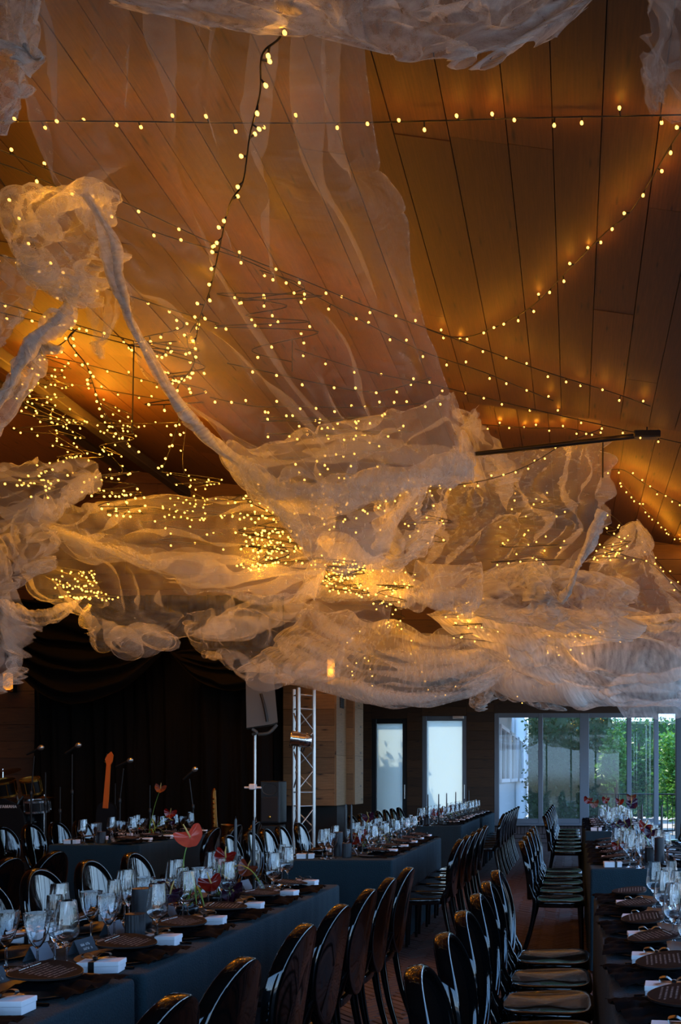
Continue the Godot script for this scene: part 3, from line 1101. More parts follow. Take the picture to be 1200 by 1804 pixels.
	drum(kit, "snare_drum", 0.14, 0.13, Transform3D(Basis(Vector3.RIGHT, 0.12), fl), 8, M.chrome)
	for q: Array in [[5.0, 1360.0, 0.2, 0.3], [78.0, 1405.0, 0.13, 0.1]]:
		var cp := at(q[0], q[1], 10.7) - Vector3(k0.x, 0.4, k0.z)
		var cb := MB.new()
		cb.lathe([Vector2(0.0, 0.02), Vector2(0.03, 0.018), Vector2(0.05, 0.006), Vector2(q[2], -0.012), Vector2(q[2], -0.015), Vector2(0, 0.0)], 32, cp, Basis(Vector3.BACK, q[3]))
		obj("cymbal", cb, M.brass, kit)
		var cs := MB.new()
		cs.bar(cp + Vector3(0, 0.04, 0), Vector3(cp.x, 0.0, cp.z), 0.01)
		obj("cymbal_stand", cs, M.chrome, kit)
	# microphones, guitar, saxophone
	mic_stand(55, 1323, 10.25, 0.12, "microphone stand in front of the drum kit")
	mic_stand(127, 1320, 10.3, 0.0, "tallest straight microphone stand between drums and guitar")
	mic_stand(211, 1345, 10.3, 0.15, "microphone stand just beside the orange guitar neck")
	mic_stand(203, 1372, 11.0, 0.0, "short bare stand behind the guitar microphone", false)
	mic_stand(264, 1375, 10.4, 0.0, "thin bare stand at the middle of the stage", false)
	mic_stand(340, 1364, 10.4, -0.15, "angled microphone stand near the saxophone")
	mic_stand(80, 1352, 10.12, 0.0, "short bare stand with chrome fittings beside the snare drum", false)
	mic_stand(106, 1378, 10.6, 0.0, "low bare stand between snare drum and tall microphone", false)
	var gt := at(183, 1420, 10.55)
	var gu := thing("electric_guitar", "electric guitar with orange maple neck on the stage", "guitar", Vector3(gt.x, 0.475, gt.z))
	gu.rotation.z = -0.07
	var gh := gt.y - 0.45
	var outline := PackedVector2Array()
	for k in 40:
		var a := TAU * k / 40
		outline.append(Vector2(0.15 * sin(a) * (1.0 - 0.22 * cos(2 * a + PI)), gh - 0.18 - 0.21 * cos(a)))
	var gb := MB.new()
	gb.prism(outline, 0.045, Vector3.ZERO)
	obj("body", gb, M.satin, gu)
	var nk := MB.new()
	nk.prism(PackedVector2Array([Vector2(-0.03, gh - 0.05), Vector2(0.03, gh - 0.05), Vector2(0.022, gh + 0.5), Vector2(-0.022, gh + 0.5)]), 0.025, Vector3(0, 0, 0.03))
	obj("neck", nk, M.maple, gu)
	var hs := MB.new()
	hs.prism(PackedVector2Array([Vector2(-0.022, gh + 0.49), Vector2(0.022, gh + 0.49), Vector2(0.045, gh + 0.54), Vector2(0.05, gh + 0.62), Vector2(0.02, gh + 0.66), Vector2(-0.02, gh + 0.62), Vector2(-0.045, gh + 0.56)]), 0.018, Vector3(0, 0, 0.03))
	var ho := obj("headstock", hs, M.maple, gu)
	for k in 6:
		var pg := MB.new()
		pg.bar(Vector3(-0.03 + k * 0.004, gh + 0.52 + k * 0.02, 0.03), Vector3(-0.055 + k * 0.004, gh + 0.53 + k * 0.02, 0.03), 0.005, 6)
		obj("tuning_peg", pg, M.chrome, ho)
	var gs := MB.new()
	gs.bar(Vector3(0, -0.05, -0.06), Vector3(0, gh - 0.1, -0.06), 0.012)
	gs.bar(Vector3(-0.15, -0.04, 0.05), Vector3(0.15, -0.04, 0.05), 0.012)
	obj("guitar_rest", gs, M.black, gu)
	var sx := at(377, 1430, 10.4)
	var sax := thing("saxophone", "golden saxophone neck rising behind the wine glasses of the stage table", "saxophone", Vector3(sx.x, 0.4, sx.z))
	var sb := MB.new()
	var sy := at(377, 1390, 10.4).y - 0.4
	sb.tube(smooth_path(PackedVector3Array([Vector3(0.02, sy + 0.0, 0), Vector3(0.0, sy - 0.03, 0), Vector3(0.0, sy - 0.2, 0), Vector3(0.02, 0.25, 0), Vector3(0.08, 0.14, 0.02), Vector3(0.16, 0.22, 0.04), Vector3(0.19, 0.42, 0.05)]), 6), [0.012, 0.014, 0.016, 0.018, 0.02, 0.022, 0.024, 0.026, 0.027, 0.028, 0.03, 0.03, 0.031, 0.032, 0.033, 0.034, 0.035, 0.036, 0.037, 0.038, 0.039, 0.04, 0.041, 0.042, 0.043, 0.044, 0.045, 0.046, 0.047, 0.048, 0.05, 0.052, 0.055, 0.06, 0.064, 0.07, 0.08], 12, false)
	obj("body", sb, M.old_brass, sax)
	for k in 8:
		var ky := MB.new()
		ky.lathe([Vector2(0, 0), Vector2(0.014, 0), Vector2(0.014, 0.006), Vector2(0, 0.008)], 10, Vector3(0.01, sy - 0.12 - k * 0.06, 0.03), Basis(Vector3.RIGHT, PI / 2))
		obj("key", ky, M.old_brass, sax)
	var rest := MB.new()
	rest.bar(Vector3(0.05, 0, -0.05), Vector3(0.02, 0.5, -0.03), 0.01)
	rest.bar(Vector3(-0.12, 0.01, 0.06), Vector3(0.2, 0.01, 0.0), 0.01)
	obj("stand", rest, M.black, sax)

# ---------------------------------------------------------------- tables and what stands on them
var P := {}
var taken := []   # what already stands on the tables: x, z, radius

func make_chair() -> Node3D:
	# faces local -z; the sitter's back is at +z
	var t := bare()
	# seat: rounded trapezoid with a dished top and a turned-down edge
	var rings := []
	for r: Array in [[0.0, 0.442], [0.6, 0.444], [0.86, 0.452], [0.95, 0.455], [0.99, 0.449], [1.0, 0.438], [1.0, 0.41], [0.97, 0.404], [0.9, 0.41], [0.5, 0.425], [0.0, 0.425]]:
		rings.append(r)
	var p := PackedVector3Array()
	var n := 40
	for r: Array in rings:
		for k in n:
			var a := TAU * k / n
			var c := cos(a); var s := sin(a)
			var x := signf(c) * pow(absf(c), 0.55)
			var z := signf(s) * pow(absf(s), 0.55)
			var w := 0.19 - 0.022 * z
			p.append(Vector3(x * w * r[0], r[1], z * 0.205 * r[0]))
	var seat := MB.new()
	seat.grid(p, n, rings.size(), true, Vector2.ONE, PackedFloat32Array(), true)
	obj("seat", seat, M.plastic, t)
	# oval back, bowed round the sitter and leaning away
	var prof := [[0.0, 0.008], [0.5, 0.008], [0.84, 0.010], [0.885, 0.013], [0.9, 0.022], [0.93, 0.027], [0.97, 0.026], [1.0, 0.018], [1.005, 0.0], [1.0, -0.016], [0.97, -0.022], [0.85, -0.014], [0.5, -0.008], [0.0, -0.008]]
	p = PackedVector3Array()
	n = 56
	var lean := Basis(Vector3.RIGHT, 0.16)
	for r: Array in prof:
		for k in n:
			var a := TAU * k / n
			var y := sin(a) * 0.235
			var x := cos(a) * (0.182 + 0.012 * sin(a))
			var q := Vector3(x * r[0], y * r[0], 0)
			q.z = -r[1] - q.x * q.x * 0.9
			p.append(lean * q + Vector3(0, 0.675, 0.265))
	var back := MB.new()
	back.grid(p, n, prof.size(), true)
	obj("backrest", back, M.plastic, t)
	for s: float in [-1.0, 1.0]:
		# rear leg and stile in one sweep up to the oval, then the front leg
		var rl := MB.new()
		rl.tube(smooth_path(PackedVector3Array([Vector3(s * 0.155, 0.0, 0.29), Vector3(s * 0.15, 0.2, 0.225), Vector3(s * 0.146, 0.43, 0.185), Vector3(s * 0.146, 0.5, 0.205), Vector3(s * 0.152, 0.58, 0.235)]), 4), [0.012, 0.013, 0.014, 0.015, 0.016, 0.017, 0.018, 0.019, 0.02, 0.021, 0.022, 0.022, 0.02, 0.019, 0.018, 0.017, 0.016], 8)
		obj("leg", rl, M.plastic, t)
		var fl := MB.new()
		fl.tube(PackedVector3Array([Vector3(s * 0.178, 0.0, -0.178), Vector3(s * 0.176, 0.2, -0.172), Vector3(s * 0.17, 0.415, -0.165)]), [0.012, 0.016, 0.021], 8)
		obj("leg", fl, M.plastic, t)
	return t

func make_glass(kind: int) -> Node3D:
	var t := bare()
	var foot := MB.new()
	foot.lathe([Vector2(0, 0.0), Vector2(0.034, 0.0), Vector2(0.035, 0.0015), Vector2(0.03, 0.004), Vector2(0.012, 0.008), Vector2(0.005, 0.018), Vector2(0.0038, 0.04), Vector2(0.0036, 0.072), Vector2(0.0042, 0.079), Vector2(0.0, 0.0795)], 20)
	obj("stem", foot, M.glass, t)
	var b := MB.new()
	if kind == 0:      # tulip, wide low and narrowing to the rim
		b.lathe([Vector2(0.0, 0.08), Vector2(0.005, 0.082), Vector2(0.012, 0.092), Vector2(0.028, 0.104), Vector2(0.0375, 0.12), Vector2(0.0395, 0.135), Vector2(0.037, 0.165), Vector2(0.033, 0.2), Vector2(0.0295, 0.235), Vector2(0.0285, 0.2352), Vector2(0.032, 0.2), Vector2(0.036, 0.165), Vector2(0.0385, 0.136), Vector2(0.0365, 0.121), Vector2(0.027, 0.1055), Vector2(0.012, 0.0965), Vector2(0.0, 0.095)], 28)
	elif kind == 1:    # champagne, tall and slim
		b.lathe([Vector2(0.0, 0.08), Vector2(0.005, 0.084), Vector2(0.01, 0.096), Vector2(0.021, 0.115), Vector2(0.027, 0.14), Vector2(0.028, 0.165), Vector2(0.026, 0.205), Vector2(0.0235, 0.245), Vector2(0.0225, 0.2452), Vector2(0.025, 0.205), Vector2(0.027, 0.165), Vector2(0.026, 0.14), Vector2(0.02, 0.117), Vector2(0.009, 0.1), Vector2(0.0, 0.0965)], 24)
	else:              # goblet, opening towards the rim
		b.lathe([Vector2(0.0, 0.08), Vector2(0.004, 0.081), Vector2(0.01, 0.086), Vector2(0.022, 0.105), Vector2(0.032, 0.135), Vector2(0.0385, 0.17), Vector2(0.0415, 0.2), Vector2(0.0405, 0.2002), Vector2(0.0373, 0.17), Vector2(0.031, 0.136), Vector2(0.021, 0.1065), Vector2(0.009, 0.0885), Vector2(0.0, 0.086)], 28)
	obj("bowl", b, M.glass, t)
	return t

func make_setting_pieces() -> void:
	P.chair = make_chair()
	P.glass = [make_glass(0), make_glass(1), make_glass(2)]
	# charger plate
	var t := bare()
	var b := MB.new()
	b.lathe([Vector2(0, 0.0), Vector2(0.11, 0.0), Vector2(0.155, 0.006), Vector2(0.165, 0.011), Vector2(0.166, 0.013), Vector2(0.164, 0.0145), Vector2(0.15, 0.011), Vector2(0.118, 0.006), Vector2(0.0, 0.006)], 48)
	obj("plate", b, M.charger, t)
	P.charger = t
	# napkin: a soft strip laid over the plate, its end hanging to the table edge
	P.napkin = []
	for k in 3:
		var f := FastNoiseLite.new()
		f.seed = 30 + k
		f.frequency = 1.0
		var p := PackedVector3Array()
		for j in 22:
			for i in 18:
				var u := i / 17.0 - 0.5
				var v := j / 21.0
				var z := lerpf(-0.08, 0.155, v)
				var w := 0.09 + 0.05 * absf(v - 0.45) * 2.0
				var edge := pow(absf(u * 2), 4)
				var h := 0.016 + 0.012 * (1 - edge) + 0.012 * f.get_noise_2d(u * 5, v * 4) * (1 - edge) + 0.006 * sin(u * 22 + v * 5) * (0.3 + v) * (1 - edge)
				if v > 0.8:
					h -= (v - 0.8) * 0.03
				p.append(Vector3(u * 2 * w + 0.02 * f.get_noise_1d(v * 3), h, z))
		var nb := MB.new()
		nb.grid(p, 18, 22)
		var nn := bare()
		obj("cloth", nb, M.napkin, nn)
		P.napkin.append(nn)
	# menu: a pebble-shaped board with fine print
	t = bare()
	var ol := PackedVector2Array()
	for k in 36:
		var a := TAU * k / 36
		ol.append(Vector2(0.112 * cos(a) * (1 + 0.06 * sin(a)), 0.092 * sin(a) + 0.012 * cos(2 * a)))
	b = MB.new()
	b.prism(ol, 0.006, Vector3.ZERO, Basis(Vector3.RIGHT, -PI / 2))
	obj("board", b, M.menu, t)
	b = MB.new()
	var k0 := b.v.size()
	for q in ol.size():
		b.v.append(Vector3(ol[q].x * 0.97, 0.0036, -ol[q].y * 0.97)); b.n.append(Vector3.UP)
		b.uv.append(Vector2(0.5 + ol[q].x / 0.24, 0.5 - ol[q].y / 0.24))
	b.v.append(Vector3(0, 0.0036, 0)); b.n.append(Vector3.UP); b.uv.append(Vector2(0.5, 0.5))
	for q in ol.size():
		b.ix.append_array([k0 + ol.size(), k0 + (q + 1) % ol.size(), k0 + q])
	obj("printed_face", b, M.menu_face, t)
	lettering("LET'S FEAST", 0.013, M.logo, t, Transform3D(Basis(Vector3.RIGHT, -PI / 2).scaled(Vector3(1, 1, 0.1)), Vector3(0, 0.0038, -0.05)))
	P.menu = t
	# gift box with ribbon and bow
	t = bare()
	b = MB.new()
	b.chamfer_box(Vector3(0, 0.0135, 0), Vector3(0.128, 0.027, 0.066), 0.0015)
	obj("box", b, M.box_white, t)
	b = MB.new()
	b.chamfer_box(Vector3(0, 0.031, 0), Vector3(0.132, 0.016, 0.07), 0.0015)
	obj("lid", b, M.box_white, t)
	b = MB.new()
	b.box(Vector3(0.02, 0.0395, 0), Vector3(0.018, 0.0012, 0.0715))
	b.box(Vector3(0.02, 0.0195, 0.0355), Vector3(0.018, 0.039, 0.001))
	b.box(Vector3(0.02, 0.0195, -0.0355), Vector3(0.018, 0.039, 0.001))
	obj("ribbon", b, M.satin, t)
	b = MB.new()
	for s: float in [-1.0, 1.0]:
		var path := smooth_path(PackedVector3Array([Vector3(0.02, 0.042, 0), Vector3(0.02 + s * 0.02, 0.06, 0.008), Vector3(0.02 + s * 0.042, 0.058, 0.012), Vector3(0.02 + s * 0.04, 0.046, 0.008), Vector3(0.02, 0.043, 0.002)]), 4)
		var gp := PackedVector3Array()
		for q in path:
			gp.append(q + Vector3(0, 0.002, -0.009)); gp.append(q + Vector3(0, 0, 0.009))
		b.grid(gp, 2, path.size())
		path = smooth_path(PackedVector3Array([Vector3(0.02, 0.043, 0), Vector3(0.02 + s * 0.03, 0.045, 0.02), Vector3(0.02 + s * 0.055, 0.042, 0.028)]), 4)
		gp = PackedVector3Array()
		for q in path:
			gp.append(q + Vector3(-0.006, 0, -0.006)); gp.append(q + Vector3(0.006, 0.001, 0.006))
		b.grid(gp, 2, path.size())
	b.chamfer_box(Vector3(0.02, 0.046, 0.001), Vector3(0.014, 0.012, 0.014), 0.003)
	obj("bow", b, M.satin, t)
	P.gift = t
	# tent card
	t = bare()
	b = MB.new()
	b.quad(Vector3(-0.045, 0, -0.028), Vector3(0.045, 0, -0.028), Vector3(0.045, 0.055, 0), Vector3(-0.045, 0.055, 0))
	b.quad(Vector3(-0.045, 0, 0.028), Vector3(-0.045, 0.055, 0), Vector3(0.045, 0.055, 0), Vector3(0.045, 0, 0.028))
	obj("card", b, M.card, t)
	b = MB.new()
	var o := Vector3(0, 0.0006, 0.0008)
	var k := b.v.size()
	b.quad(Vector3(-0.045, 0, 0.028) + o, Vector3(-0.045, 0.055, 0) + o, Vector3(0.045, 0.055, 0) + o, Vector3(0.045, 0, 0.028) + o)
	b.uv[k] = Vector2(0, 1); b.uv[k + 1] = Vector2(0, 0); b.uv[k + 2] = Vector2(1, 0); b.uv[k + 3] = Vector2(1, 1)
	obj("printed_face", b, M.card_face, t)
	P.card = t
	# cutlery
	t = bare()
	b = MB.new()
	b.tube(PackedVector3Array([Vector3(0, 0.004, 0.1), Vector3(0, 0.006, 0.02), Vector3(0, 0.004, -0.03)]), [0.005, 0.004, 0.003], 6)
	b.prism(PackedVector2Array([Vector2(-0.004, 0.03), Vector2(0.006, 0.03), Vector2(0.009, 0.08), Vector2(0.0, 0.13), Vector2(-0.006, 0.12)]), 0.002, Vector3(0, 0.004, 0), Basis(Vector3.RIGHT, -PI / 2))
	obj("knife", b, M.cutlery, t)
	P.knife = t
	t = bare()
	b = MB.new()
	b.tube(PackedVector3Array([Vector3(0, 0.004, 0.1), Vector3(0, 0.007, 0.02), Vector3(0, 0.004, -0.03)]), [0.005, 0.004, 0.003], 6)
	b.prism(PackedVector2Array([Vector2(-0.003, 0.02), Vector2(0.003, 0.02), Vector2(0.012, 0.045), Vector2(0.012, 0.06), Vector2(-0.012, 0.06), Vector2(-0.012, 0.045)]), 0.002, Vector3(0, 0.004, 0), Basis(Vector3.RIGHT, -PI / 2))
	for q in 4:
		b.box(Vector3(-0.0096 + q * 0.0064, 0.005, -0.08), Vector3(0.0032, 0.002, 0.042))
	obj("fork", b, M.cutlery, t)
	P.fork = t
	# candles
	t = bare()
	b = MB.new()
	b.lathe([Vector2(0, 0), Vector2(0.037, 0), Vector2(0.037, 0), Vector2(0.0375, 0.004), Vector2(0.0375, 0.194), Vector2(0.036, 0.199), Vector2(0.034, 0.2), Vector2(0.03, 0.196), Vector2(0.0, 0.194)], 32)
	obj("wax", b, M.candle, t)
	b = MB.new()
	b.bar(Vector3(0, 0.19, 0), Vector3(0.001, 0.206, 0), 0.0012, 5)
	obj("wick", b, M.black, t)
	P.pillar = t
	t = bare()
	var pp := PackedVector3Array()
	for h: Array in [[0.0, 0.0], [1.0, 0.0], [1.0, 0.003], [1.0, 0.112], [0.97, 0.116], [0.0, 0.114]]:
		for q in 72:
			var a := TAU * q / 72
			var r: float = h[0] * (0.034 + 0.003 * absf(cos(a * 9)))
			pp.append(Vector3(cos(a) * r, h[1], sin(a) * r))
	b = MB.new()
	b.grid(pp, 72, 6, true, Vector2.ONE, PackedFloat32Array(), true)
	obj("wax", b, M.candle, t)
	b = MB.new()
	b.bar(Vector3(0, 0.11, 0), Vector3(0.001, 0.126, 0), 0.0012, 5)
	obj("wick", b, M.black, t)
	P.ribbed = t
	t = bare()
	b = MB.new()
	b.lathe([Vector2(0, 0), Vector2(0.04, 0), Vector2(0.04, 0.0), Vector2(0.038, 0.006), Vector2(0.012, 0.012), Vector2(0.007, 0.03), Vector2(0.007, 0.1), Vector2(0.013, 0.108), Vector2(0.014, 0.128), Vector2(0.01, 0.13)], 20)
	obj("holder", b, M.steel_dark, t)
	b = MB.new()
	b.lathe([Vector2(0.0, 0.12), Vector2(0.0105, 0.12), Vector2(0.0108, 0.14), Vector2(0.0075, 0.41), Vector2(0.004, 0.422), Vector2(0.0, 0.424)], 14)
	obj("wax", b, M.taper, t)
	b = MB.new()
	b.bar(Vector3(0, 0.42, 0), Vector3(0.001, 0.434, 0), 0.001, 5)
	obj("wick", b, M.black, t)
	P.taper = t

func tablecloth(x0: float, x1: float, d0: float, d1: float, label: String) -> void:
	var m := Vector3((x0 + x1) / 2, 0, -(d0 + d1) / 2)
	var hx := (x1 - x0) / 2
	var hz := (d1 - d0) / 2
	# walk round the table edge
	var ring := []
	var step := 0.025
	var r := 0.02
	var add := func(a: Vector2, b: Vector2, nrm: Vector2) -> void:
		var n := int(a.distance_to(b) / step)
		for k in n:
			ring.append([a.lerp(b, float(k) / n), nrm])
	add.call(Vector2(-hx + r, -hz), Vector2(hx - r, -hz), Vector2(0, -1))
	for k in 5:
		var a := -PI / 2 + PI / 2 * k / 5.0
		ring.append([Vector2(hx - r, -hz + r) + Vector2(cos(a), sin(a)) * r, Vector2(cos(a), sin(a))])
	add.call(Vector2(hx, -hz + r), Vector2(hx, hz - r), Vector2(1, 0))
	for k in 5:
		var a := PI / 2 * k / 5.0
		ring.append([Vector2(hx - r, hz - r) + Vector2(cos(a), sin(a)) * r, Vector2(cos(a), sin(a))])
	add.call(Vector2(hx - r, hz), Vector2(-hx + r, hz), Vector2(0, 1))
	for k in 5:
		var a := PI / 2 + PI / 2 * k / 5.0
		ring.append([Vector2(-hx + r, hz - r) + Vector2(cos(a), sin(a)) * r, Vector2(cos(a), sin(a))])
	add.call(Vector2(-hx, hz - r), Vector2(-hx, -hz + r), Vector2(-1, 0))
	for k in 5:
		var a := PI + PI / 2 * k / 5.0
		ring.append([Vector2(-hx + r, -hz + r) + Vector2(cos(a), sin(a)) * r, Vector2(cos(a), sin(a))])
	var f := FastNoiseLite.new()
	f.seed = int(d0 * 100 + x0 * 10)
	f.frequency = 1.0
	var p := PackedVector3Array()
	var ys := [0.75, 0.75, 0.748, 0.744, 0.735, 0.7, 0.63, 0.55, 0.46, 0.37, 0.28, 0.19, 0.1, 0.02]
	for j in ys.size():
		for k in ring.size():
			var q: Vector2 = ring[k][0]
			var nn: Vector2 = ring[k][1]
			var inset: float = [0.4, 0.014, 0.007, 0.003, 0.0][j] if j < 5 else 0.0
			if j == 0:
				p.append(Vector3(q.x * 0.2, 0.75, q.y * 0.9))
				continue
			var drop: float = (0.735 - ys[j]) / 0.715 if j > 4 else 0.0
			var wave := f.get_noise_2d(q.x * 3.2 + 7, q.y * 3.2) + 0.5 * f.get_noise_2d(q.x * 8, q.y * 8 + 3)
			var out := -inset + drop * (0.004 + 0.016 * wave) + 0.004 * (1 - drop) * f.get_noise_2d(q.x * 9, q.y * 9)
			p.append(Vector3(q.x + nn.x * out, ys[j], q.y + nn.y * out))
	var b := MB.new()
	b.grid(p, ring.size(), ys.size(), true, Vector2(8, 2), PackedFloat32Array(), true)
	# middle of the top
	var c := PackedVector3Array()
	for j in 2:
		for i in 2:
			c.append(Vector3((i * 2 - 1) * hx * 0.2, 0.7499, (j * 2 - 1) * hz * 0.9))
	b.grid(c, 2, 2, false)
	var o := obj("tablecloth", b, M.cloth, self, Transform3D(Basis(), m))
	tag(o, label, "tablecloth", "dark tablecloths on the long tables")

# one place: side +1 is the table's +x edge, -1 its -x edge
func setting(x_edge: float, side: int, d: float, where: String, full: bool, glasses := true) -> void:
	var right := Vector3(0, 0, -side)
	var b := Basis(right, Vector3.UP, Vector3(side, 0, 0))
	var o := Vector3(x_edge, 0.7505, -d)
	var f := func(x: float, y: float, z: float, turn := 0.0) -> Transform3D: return Transform3D(b * Basis(Vector3.UP, turn), o + b * Vector3(x, y, z))
	var j := func(a: float) -> float: return rng.randf_range(-a, a)
	place(P.charger, "charger_plate", f.call(j.call(0.01), 0, -0.185), "black charger plate at %s" % where, "plate", "charger plates")
	var turn: float = j.call(0.2)
	place(P.napkin[rng.randi() % 3], "napkin", f.call(j.call(0.01), 0.003, -0.16, turn), "crumpled black napkin across the plate at %s" % where, "napkin", "black napkins")
	var mb := Transform3D(b * Basis(Vector3.UP, j.call(0.25)) * Basis(Vector3.RIGHT, 0.10 + j.call(0.04)) * Basis(Vector3.BACK, j.call(0.05)), o + b * Vector3(j.call(0.01), 0.059, -0.195))
	place(P.menu, "menu_board", mb, "pebble-shaped brown menu with white print at %s" % where, "menu", "pebble menus")
	place(P.gift, "gift_box", f.call(0.235 + j.call(0.012), 0, -0.16 + j.call(0.02), PI / 2 + j.call(0.15)), "white gift box with black ribbon at %s" % where, "gift box", "white gift boxes")
	if full:
		place(P.card, "name_card", f.call(0.06 + j.call(0.02), 0, -0.392 + j.call(0.006), j.call(0.2)), "blue-grey tent name card at %s" % where, "name card", "tent name cards")
		place(P.fork, "fork", f.call(-0.185, 0, -0.17, j.call(0.05)), "black fork at %s" % where, "fork", "black forks")
		place(P.knife, "knife", f.call(0.178, 0, -0.27, j.call(0.05)), "black knife at %s" % where, "knife", "black knives")
	if glasses:
		place(P.glass[0], "wine_glass", clear_spot(f.call(0.26 + j.call(0.006), 0, -0.285 + j.call(0.006), j.call(2.0)), 0.041), "clear tulip wine glass at %s" % where, "wine glass", "tulip wine glasses")
		place(P.glass[1], "champagne_glass", clear_spot(f.call(0.325 + j.call(0.006), 0, -0.34 + j.call(0.004), j.call(2.0)), 0.036), "slim clear champagne glass at %s" % where, "glass", "champagne glasses")
		place(P.glass[2], "water_goblet", clear_spot(f.call(0.225 + j.call(0.005), 0, -0.365 + j.call(0.004), j.call(2.0)), 0.042), "clear flared water goblet at %s" % where, "goblet", "water goblets")

# the nearest free spot for a glass
func clear_spot(xf: Transform3D, r: float) -> Transform3D:
	for step: Vector2 in [Vector2(0, 0), Vector2(0.03, 0), Vector2(-0.03, 0), Vector2(0, 0.035), Vector2(0, -0.035), Vector2(0.05, 0.03), Vector2(-0.05, 0.03), Vector2(0.05, -0.03), Vector2(-0.05, -0.03), Vector2(0, 0.07), Vector2(0, -0.07), Vector2(0.08, 0), Vector2(-0.08, 0), Vector2(0.07, 0.07), Vector2(-0.07, -0.07)]:
		var p := xf.origin + Vector3(step.x, 0, step.y)
		var free := true
		for q: Vector3 in taken:
			if Vector2(p.x - q.x, p.z - q.y).length() < r + q.z:
				free = false
				break
		if free:
			xf.origin = p
			break
	taken.append(Vector3(xf.origin.x, xf.origin.z, r))
	return xf

func chair(x: float, d: float, facing: float, label: String, jitter := 0.022) -> void:
	var b := Basis(Vector3.UP, -facing * PI / 2 + rng.randf_range(-jitter, jitter))
	place(P.chair, "oval_back_chair", Transform3D(b, Vector3(x, 0, -d)), label, "chair", "black oval-back chairs")

